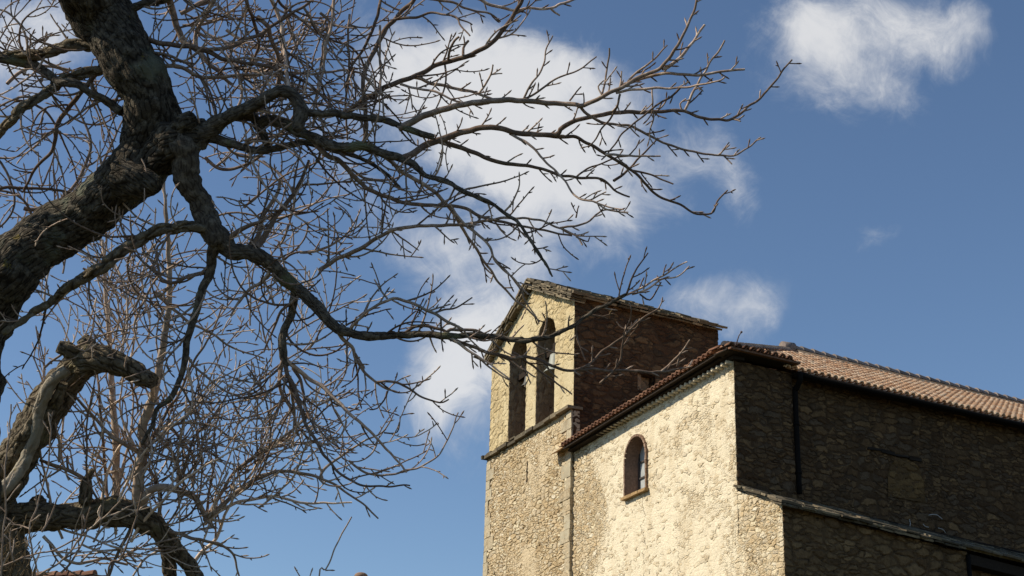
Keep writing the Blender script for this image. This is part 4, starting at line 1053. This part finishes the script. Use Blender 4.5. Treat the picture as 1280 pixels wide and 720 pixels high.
# long traced branches and twigs
BR1 = [ # (points, w0, w1)
 ("498,161 514,153 531,144 554,137 572,132 591,128 616,126 640,125 667,127 695,129 720,131 730,132 750,122 775,110 800,96 822,87 837,72 850,52 860,30 870,7 874,-15", 8, 2.2),
 ("775,110 782,105 812,95 840,92 875,94 897,90 931,87", 4, 2.2), ("828,86 835,84 850,72 862,57 872,45 881,31", 4, 2.4),
 ("770,116 782,114 815,110 850,110 870,106 897,102 906,96", 3.2, 1.6), ("752,120 759,90 761,59", 2.4, 1.6), ("752,118 748,108 755,100", 2, 1.2), ("775,108 777,98 778,89", 2.2, 1.4),
 ("785,102 795,92 812,78 834,56", 2.8, 1.4), ("712,126 718,118 726,109", 2, 1.3), ("655,124 672,115 690,102 705,94 725,87 746,70", 2.6, 1.3), ("654,125 660,112 677,87 682,65 691,45", 2.6, 1.3),
 ("503,198 520,189 539,178 559,171 582,164 606,159 621,159 640,165 665,167 695,168 700,162 715,152 740,146 775,141 812,140 850,138 860,140 875,147 900,150 915,148 935,135 952,120 970,100 980,85 991,75", 8, 1.6),
 ("640,165 665,168 700,171 720,172 737,180 757,193 790,213 807,230 823,245 847,255 870,267 888,267 897,252 910,238", 5, 1.6),
 ("724,132 737,145 755,154 785,157 807,167 833,180 867,190 893,194 917,194 935,185 951,172", 3.8, 1.5), ("900,193 907,184 912,178", 1.8, 1), ("905,195 910,200 914,204", 2, 1.2),
 ("915,149 922,150 927,152", 2, 1.4), ("855,140 862,125 872,105 885,82 900,62 906,50", 3, 1.8), ("853,138 850,130 858,123", 2, 1.3), ("822,138 830,130 836,119", 2, 1.3),
 ("850,110 838,122 820,132 800,148 780,165 765,185 752,200", 2.4, 1.5), ("775,118 770,135 758,155 745,172 735,185", 2.6, 1.5), ("815,112 816,135 817,150 812,172 818,180", 1.9, 1.3),
 ("545,175 555,178 569,182 589,189 612,199 632,204 657,207 680,212 700,219 720,222 747,223 760,228 770,240 788,246", 6, 1.8),
 ("767,226 780,217 797,200 813,183 822,172", 3.2, 1.5), ("757,193 775,194 800,195 826,195", 3, 1.6), ("790,213 812,218 828,225 842,229", 2.4, 1.6), ("720,222 728,214 745,207 768,198 790,194", 2.2, 1.4),
 ("637,167 660,180 675,195 690,210 700,220 712,235 723,248 740,252 760,262 785,266", 3.2, 1.6), ("723,248 738,250 752,243 758,240", 2, 1.4), ("742,252 760,259 780,261", 2, 1.4),
 ("400,337 425,322 452,310 467,300 485,290 507,284 535,282 560,282 585,280 612,275 645,272 675,276 700,285 720,295 728,306", 5.2, 1.8), ("700,285 730,280 747,267 756,262 785,266", 2.6, 1.4), ("720,296 735,302 737,297", 1.8, 1.2), ("720,272 722,262 724,258", 1.8, 1),
 ("391,173 400,186 412,196 425,202 442,220 462,237 485,247 507,254 540,257 560,257 580,260 600,270 630,278 660,284 690,290 715,295", 6.5, 1.8),
 ("456,184 475,192 490,203 507,217 540,237 560,257 575,280 595,310 612,337 627,357 645,375 660,387 675,402", 5.5, 1.6),
 ("562,255 577,277 607,302 620,327 635,342 650,357 660,368", 3.8, 1.5), ("600,318 605,333 615,342", 2.5, 1.5), ("617,322 635,342 647,355 654,372 667,392 674,405", 2.4, 1.3),
 ("553,419 560,414 567,412 590,413 612,419 640,424", 4, 3), ("500,420 520,408 540,409 560,416", 3.5, 3.5), ("562,422 570,426 587,439 615,458 637,474", 4, 1.6),
 ("570,426 581,430 612,441 640,447 657,446 675,451 697,460 720,463 740,452 755,437 780,420 800,400 825,385", 4.6, 1.8), ("720,462 760,462 795,464 825,465 865,458", 3.4, 1.7), ("827,464 847,447 862,425", 2.4, 1.3), ("846,458 848,448 850,440", 1.6, 1),
 ("750,479 772,457 780,420 785,405 790,385", 2.6, 1.3), ("800,398 795,410 780,412 770,402", 2.2, 1.2), ("720,407 722,427 732,450", 2.4, 1.4),
 ("640,440 655,450 670,460 690,475 715,492", 3, 1.6), ("598,438 615,442 635,450 655,462 670,472", 2.8, 1.4), ("592,446 600,450 615,462 637,476", 2.4, 1.4),
 ("438,411 457,391 480,377 497,373 519,381 542,392 561,402 581,413", 3.4, 3.4), ("484,373 474,360 468,350", 2.4, 1.6), ("541,392 555,388 570,384 590,373", 2.4, 1.4), ("498,415 502,404 511,396 521,389", 2, 1.4),
 ("783,368 795,337 810,317", 2.4, 1.2), ("782,369 807,357 830,343 845,333 858,327", 2.6, 1.2), ("790,368 808,362 827,350 847,345 862,333", 2.4, 1.2), ("800,368 812,374 820,362 826,352", 2, 1.2), ("829,344 831,336 833,331", 1.6, 1),
 ("421,412 430,425 441,436 446,450 457,467 472,479 485,487 497,491", 5, 1.8), ("469,478 491,477 508,484 531,498 550,503 561,499", 3.2, 1.5), ("446,450 442,463 440,472", 2, 1.2), ("484,489 480,500 472,510 462,512", 2, 1.3),
 ("356,450 367,458 384,472 404,484 421,501 435,515 457,534 474,551 483,562 491,570 509,590", 5.5, 2), ("436,576 460,592 490,593 509,588 525,584 547,570 559,551 568,530 573,516", 2.8, 1.2),
 ("356,452 360,470 367,481 376,512 384,534 391,545 409,573 425,592 450,606 472,608 512,607", 5, 1.6), ("354,448 350,470 351,487 360,505 367,517 372,545", 5, 2), ("352,460 346,482 330,492 312,500 290,505", 3.4, 1.4),
 ("366,460 376,475 380,500 386,520 395,540", 4, 1.8), ("362,470 366,500 368,520 366,545 368,560", 4.2, 1.5), ("357,470 352,500 344,520 338,545", 3, 1.4),
 ("256,341 237,345 219,353 203,350 197,331 195,312 205,300", 5, 2), ("300,316 320,300 330,270 345,245 350,225", 7, 3.5), ("285,300 305,285 325,277 340,270", 7, 3), ("320,310 330,295 345,270 365,245 378,222 385,200", 8, 3), ("340,332 330,350 315,360 300,375 288,395", 5, 2), ("378,366 362,380 350,392 342,410 330,440", 4, 1.6),
 ("122,90 105,112 90,129 72,156 66,187 44,212 30,240", 6.5, 2.5), ("209,-10 217,19 223,37 228,51 245,62 262,79 275,92 290,105", 9, 3.5),
 ("187,50 200,54 212,56 237,58 262,66 281,74 305,78 327,81 350,89 369,96 382,103 399,116 416,137 425,155", 6, 2.5), ("188,66 205,68 224,75 240,80", 4, 2.4), ("196,82 224,83 245,94 258,97 284,96 312,94 350,92 397,92 425,88 455,92", 5, 2.2),
 ("262,62 294,56 320,45 335,36 356,22 380,9 395,-5", 4.5, 3), ("345,-5 356,10 376,26 395,39 410,49 425,54 440,60 452,75 458,95", 3.4, 2.2), ("307,-5 316,26 322,45 323,62 312,84 303,100 290,118", 4.4, 1.8),
 ("322,21 335,34 341,54 349,73 348,100 346,114", 5, 4.5), ("337,-5 350,24 354,54 359,90 361,114", 4.5, 4.5), ("418,-5 414,32 406,62 404,88 399,105 395,122 391,159", 3.6, 3.2), ("271,-5 256,21 245,41 244,56 242,62", 4.8, 3.6),
 ("228,32 254,30 279,22 290,13 303,2 310,-5", 3.4, 2.4), ("226,17 245,7 262,-2", 5, 5), ("380,10 392,30 408,52 422,75 440,98 455,118 470,130", 3, 1.8),
 ("520,-6 517,0 495,22 482,37 467,65 455,95 455,122 457,150 457,175", 4.6, 5.5), ("477,-5 467,32 452,65 437,87 432,110", 3.4, 2.6), ("437,18 435,50 436,90 432,130 435,175", 2.6, 2.2), ("475,32 475,70 477,112 480,145", 2.8, 2),
 ("535,-2 552,1 570,5 590,12 612,17 625,26", 3.2, 1.8), ("590,-4 605,2 625,9 640,12 660,11 690,10 700,5 725,-3", 3.6, 2.6), ("688,10 693,16 699,20", 3, 1.8), ("495,24 520,21 545,16 570,22 575,30 587,45", 3.2, 1.5), ("565,20 580,26 590,32", 2.2, 1.4),
 ("432,142 457,124 482,110 507,99 525,92 550,80 580,71 605,60 625,42 640,22 650,5 655,-10", 6.5, 4.5), ("516,96 539,103 561,109 587,114 616,124", 4.4, 3), ("500,105 522,111 542,114 559,122 576,127", 3.2, 2.2),
 ("560,78 562,65 568,52 574,46", 3, 2.6), ("579,72 580,60 586,50", 3.2, 2.8), ("598,118 610,100 615,88 617,80", 2.6, 1.6), ("614,93 627,92", 1.8, 1.2), ("556,80 558,100 550,125 545,138", 2.4, 1.4), ("400,16 412,30 405,52 402,75 400,105", 3.6, 2.2)]
brc = []
for (q, w0, w1) in BR1:
    c = limb(T1, PT(q), w0, w1, step=3.5, wob=.9); put(CR, c, None, .12 if w0 > 3 else 0); brc.append((c, w0))
# spurs and shoots along them: sparse on the right, dense on the left
for c, w0 in brc:
    mx = c[len(c) // 2][0]
    if mx > 560: fringe(T1, CR, c, 19, (4, 27), 2.4, 1, (.4, 1.0), 1.5, .03, .05, .7, .35)
    elif mx > 400: fringe(T1, CR, c, 19, (12, 80), 2.7, 1, (.4, 1.1), 2, .02, 0, .7, .5)
    else: fringe(T1, CR, c, 25, (25, 130), 3.0, 1, (.4, 1.2), 2.4, .02, 0, .65, .6)
for i, c in enumerate(limbs3):
    if i in (0, 3): continue
    if i in (2, 5, 6): fringe(T1, CR, [q for q in c if q[0] > 285], 22, (20, 110), 2.9, 1, (.5, 1.3), 2.2, .03, 0, .65, .55)
    else: fringe(T1, CR, c, 22, (40, 180), 3.4, 2, (.4, 1.3), 2.4, .015, .05, .65, .6)
# medium branches in the tangle at the left (seen against the sky behind the trunk)
T1b = Tree(5.9, 21); T1b.r = random.Random(21)
def tangle(T, mb, n, box, L, w_, seed, angs, level=2, fr=26):
    r = random.Random(seed)
    for i in range(n):
        x = r.uniform(box[0], box[2]); y = r.uniform(box[1], box[3]); a = math.radians(r.uniform(*angs)); d = r.uniform(*T.dr)
        LL = r.uniform(*L); ww = r.uniform(*w_)
        c = twig(T, mb, x, y, d, a, LL, ww, 0, 2.0, .012, .6, 1.7, 9, 0)
        fringe(T, mb, c, fr, (22, 90), 2.6, level - 1, (.4, 1.2), 2.0, .02, 0, .6, .5)
T1b.dr = (5.3, 6.6)
tangle(T1b, CR, 9, (-20, 60, 60, 330), (150, 260), (3.2, 6), 5, (-60, 40))
tangle(T1b, CR, 9, (215, 20, 330, 210), (110, 230), (3, 5.5), 6, (-70, 60))
tangle(T1b, CR, 4, (90, 290, 330, 380), (100, 200), (2.8, 5), 7, (20, 160))
tangle(T1b, CR, 4, (200, 200, 420, 330), (90, 180), (2.4, 4), 18, (-100, 100))
tangle(T1b, CR, 5, (200, -10, 420, 60), (100, 180), (2.4, 4.5), 19, (0, 130))
tangle(T1b, CR, 6, (330, 180, 440, 330), (80, 170), (2.4, 4), 8, (-60, 110))
MBT.build('trunk', [M['bark']], tree1)
CR.build('crown', [M['twig']], tree1)

# ---- pollarded tree behind, lower left
T2 = Tree(6.4, 9)
p0 = EYE + ray(-25, 720) / F * 6.4
tree2 = thing('pollard_tree', (p0[0], p0[1], 0), label='sawn off old tree with broken stubs and pale upright shoots at lower left', cat='tree')
mb = MB()
c = limb(T2, PT("-60,2300,150 -55,1700,135 -45,1200,125 -30,900,118 -16,780,112 -12,720,104 -16,675,92 -18,645,78 -8,618,58 10,590,52 30,555,52 58,510,52 88,470,45 106,450,38"), slope=0, d0=6.4, step=3, wob=1); put(mb, c, 54, .26, True, 5, .84, 11)
for q in ("106,452,40 122,448,34 140,452,29 160,460,25 178,470,21 190,477,18", "112,452,20 98,443,17 85,438,15 74,434,14", "124,452,30 112,436,24 104,424,15", "60,520,18 72,500,14 78,480,10"):
    c = limb(T2, PT(q), slope=-.25, step=3, d0=6.3); put(mb, c, 26, .26, True, 6, .88, 18)
mb.build('trunk', [M['oldbark']], tree2)
LB = ["-20,668,54 10,655,40 30,647,32 50,646,30 75,645,28 105,646,28 130,640,31 155,641,31 178,648,28 192,655,22 205,668,17 220,686,15 236,705,14 248,728,13 262,760,12",
      "200,664,16 207,682,14 211,705,14 213,740,13", "42,645,16 47,630,17 52,622,9", "107,634,13 107,620,12 108,605,10 112,594,5 117,587,2.5"]
lb = []
for i, q in enumerate(LB):
    c = limb(T2, PT(q), slope=.1, step=3, d0=6.4 if i == 0 else None, wob=.8); mbx = MB(); put(mbx, c, 30 if i == 0 else 16, .24, True, i + 40, 1, 14)
    mbx.build('limb', [M['oldbark']], tree2); lb.append(c)
mb = MB(); c = limb(T2, PT("84,462,11 68,474,12 56,492,13 49,515,13 44,545,13 34,570,13 22,592,13 8,608,13 -8,622,14"), slope=0, d0=6.24, step=3); put(mb, c, 14, .3, True, 3, 1, 18)
mb.build('dead_strip', [M['deadwood']], tree2)
SP = [("172,638 172,620 174,590 180,555 178,533 191,498 200,453 209,400 212,362 211,325 209,287 206,244 204,210", 14, 2.2), ("145,632 145,600 145,555 142,515 140,475 137,430 135,400 131,345 128,300", 9.5, 3),
      ("134,630 132,590 129,550 125,510 122,470 118,420", 4, 2), ("176,640 180,625 187,614 200,609 220,612 240,620 250,632 258,645 266,660", 11, 4.5), ("256,650 262,645 281,629 306,607 331,595 350,589 375,591 400,598 419,607 444,623 462,637 473,649", 6, 1.5),
      ("256,655 270,642 294,629 325,623 347,621 375,628 412,629 441,629", 4.5, 1.6), ("258,648 278,614 294,589 316,573 337,557 356,545 380,525 400,505", 5, 1.8), ("400,598 406,586 431,567 456,551 475,542 485,531 491,518", 3.4, 1.2), ("480,541 497,540 501,520", 1.8, 1.1),
      ("172,600 171,580 178,564 200,547 218,531 240,529 267,533 289,547 305,551", 5, 1.8), ("176,570 171,564 142,547 120,524 98,500 80,478", 5.5, 2), ("200,661 231,670 256,676 275,681 291,692 297,714 303,735", 4.5, 1.6), ("241,704 252,690 269,676 278,651 290,625 294,605", 4.5, 2.4),
      ("192,545 209,533 231,556 244,578 240,609", 4.5, 3), ("196,548 215,565 222,585 222,609", 4, 2.6), ("70,659 87,665 106,670 122,676 137,682 151,685 175,695", 2.8, 1.6), ("54,670 67,684 77,696 95,704 112,702 130,699 160,706", 4, 2.6),
      ("107,600 102,597 85,587 68,582 50,575", 5, 3.6), ("85,587 84,577 84,570", 3, 2), ("175,640 160,668 148,690 132,730", 4.5, 3), ("205,680 195,690 180,700 165,722", 3, 2), ("186,560 205,520 225,490 240,455 262,420 280,380", 4, 1.6), ("150,480 165,440 170,400 160,360 165,320", 3, 1.4),
      ("176,575 160,540 150,510 155,470 165,445", 3, 1.4), ("220,612 232,580 245,545 270,515 290,480 300,450", 3.4, 1.4), ("300,612 320,580 330,545 345,520 350,500", 2.6, 1.3), ("258,645 262,610 270,570 268,540 280,500", 3.4, 1.6)]
PC = MB(); sc_ = []
for (q, w0, w1) in SP:
    c = limb(T2, PT(q), w0, w1, step=3.5, wob=.7, slope=T2.r.uniform(-.2, .35)); put(PC, c, None, .08); sc_.append((c, w0))
for c, w0 in sc_: fringe(T2, PC, c, 25 if c[len(c) // 2][0] < 330 else 20, (22, 85), 2.8, 2 if w0 > 4 else 1, (.35, 1.0), 1.8, .03, .05, .65, .55)
T2b = Tree(6.4, 33); T2b.dr = (6.2, 7.8)
def sprouts(T, mb, n, box, L, w_, seed, angs, up=.03):
    r = random.Random(seed)
    for i in range(n):
        x = r.uniform(box[0], box[2]); y = r.uniform(box[1], box[3]); d = T2.near(x, y) or r.uniform(*T.dr)
        c = twig(T, mb, x, y, d, math.radians(r.uniform(*angs)), r.uniform(*L), r.uniform(*w_), 0, 1.2, up, .6, 1.7, 9, 0)
        fringe(T, mb, c, 20, (20, 90), 2.6, 1, (.35, 1.0), 1.6, .03, .08, .65, .5)
sprouts(T2b, PC, 12, (40, 520, 230, 680), (120, 260), (2.6, 4.5), 51, (-120, -50))
sprouts(T2b, PC, 9, (200, 560, 330, 690), (90, 190), (2.2, 3.6), 52, (-80, -10))
sprouts(T2b, PC, 9, (20, 330, 230, 460), (90, 200), (2.2, 3.8), 53, (-110, -20))
sprouts(T2b, PC, 3, (240, 420, 400, 540), (70, 150), (2.0, 3.0), 54, (-100, 10))
sprouts(T2b, PC, 6, (60, 640, 240, 720), (60, 150), (2.0, 3.2), 55, (-60, 60))
sprouts(T2b, PC, 6, (70, 300, 420, 520), (90, 190), (2.0, 3.4), 61, (-130, -20))
sprouts(T2b, PC, 8, (150, 560, 330, 660), (120, 220), (2.0, 3.4), 62, (-90, -15))
PC.build('crown', [M['paletwig']], tree2)

# ---- young shrub in front of it
T3 = Tree(4.3, 14)
p0 = EYE + ray(60, 720) / F * 4.3
shrub = thing('bare_shrub', (p0[0], p0[1], 0), label='slender pale leafless shrub stems crossing in front of the sawn off tree', cat='shrub')
mb = MB(); base = (62, 2350)
SH_ = [("60,2300 52,1500 44,1000 43,735 45,709 41,692 37,674 37,660 40,648 47,630 52,612 60,585 62,565 63,540 61,515", 6, 1.4), ("62,2320 40,1500 30,1000 40,735 51,718 70,707 87,690 100,672 112,662 131,646 147,630 160,610 167,590 170,572", 7, 1.6),
       ("60,2320 -60,1500 -70,1000 -40,720 0,709 16,702 40,694 62,689 81,681 97,672", 6, 1.6), ("64,2330 130,1500 135,900 135,722 150,700 159,680 168,655 172,640 178,615", 7, 1.8), ("100,674 106,659 110,645 114,634", 2.2, 1.4), ("62,2300 20,1500 0,900 2,700 7,632 6,590 12,540 14,505", 6, 1.4), ("52,665 60,652 66,638 72,622", 2.4, 1.4), ("37,661 25,657 10,654", 2, 1.3), ("16,700 12,680 14,660", 2, 1.2), ("126,650 122,640 126,632", 2, 1.4)]
for (q, w0, w1) in SH_:
    c = limb(T3, PT(q), w0, w1, step=4, wob=.8, slope=0, d0=4.3 if q.startswith('6') and 'T' not in q and len(q) > 60 else None); put(mb, c, None, .08)
    fringe(T3, mb, [k for k in c if k[1] < 730], 22, (6, 34), 2.0, 0, (.3, .8), 1, .03, .1, .6, .3)
mb.build('stem', [M['paletwig']], shrub)
# dry grass and ivy stalks at the foot of the sawn tree are part of the climber on its trunk
climber = thing('dry_climber', tuple(EYE + ray(5, 720) / F * 6.1 * np.array([1, 1, 1])), label='dry brown climber stalks matted over the base of the sawn off tree', cat='climber')
mb = MB(); T4 = Tree(6.1, 4)
for i in range(220):
    x = T4.r.uniform(-40, 42); y = T4.r.uniform(676, 790); twig(T4, mb, x, y, 6.08 + T4.r.uniform(-.05, .05), math.radians(T4.r.uniform(-150, -30)), T4.r.uniform(14, 40), 1.2, 0, 3, 0, .1, .7)
mb.build('stalks', [M['stalk']], climber)
# ---- one long upright shoot near the chimney
T5 = Tree(4.8, 40)
p0 = EYE + ray(398, 725) / F * 4.8
sh = thing('young_sapling', (p0[0], p0[1], 0), label='single straight leafless whip rising from the lower edge beside the chimney top', cat='sapling')
mb = MB(); c = limb(T5, PT("385,2400 380,1500 384,900 398,726 407,712 415,695 421,680 427,668 434,656 439,646"), 9, 1.3, slope=0, d0=4.8, taper=.8); put(mb, c); 
twig(T5, mb, 407, 713, 4.8, -.05, 6, 2, 0, 0, 0, 0, 1.2)
fringe(T5, mb, [k for k in c if k[1] > 740], 60, (40, 160), 4, 1, (.3, .7), 1, .05)
mb.build('stem', [M['paletwig']], sh)
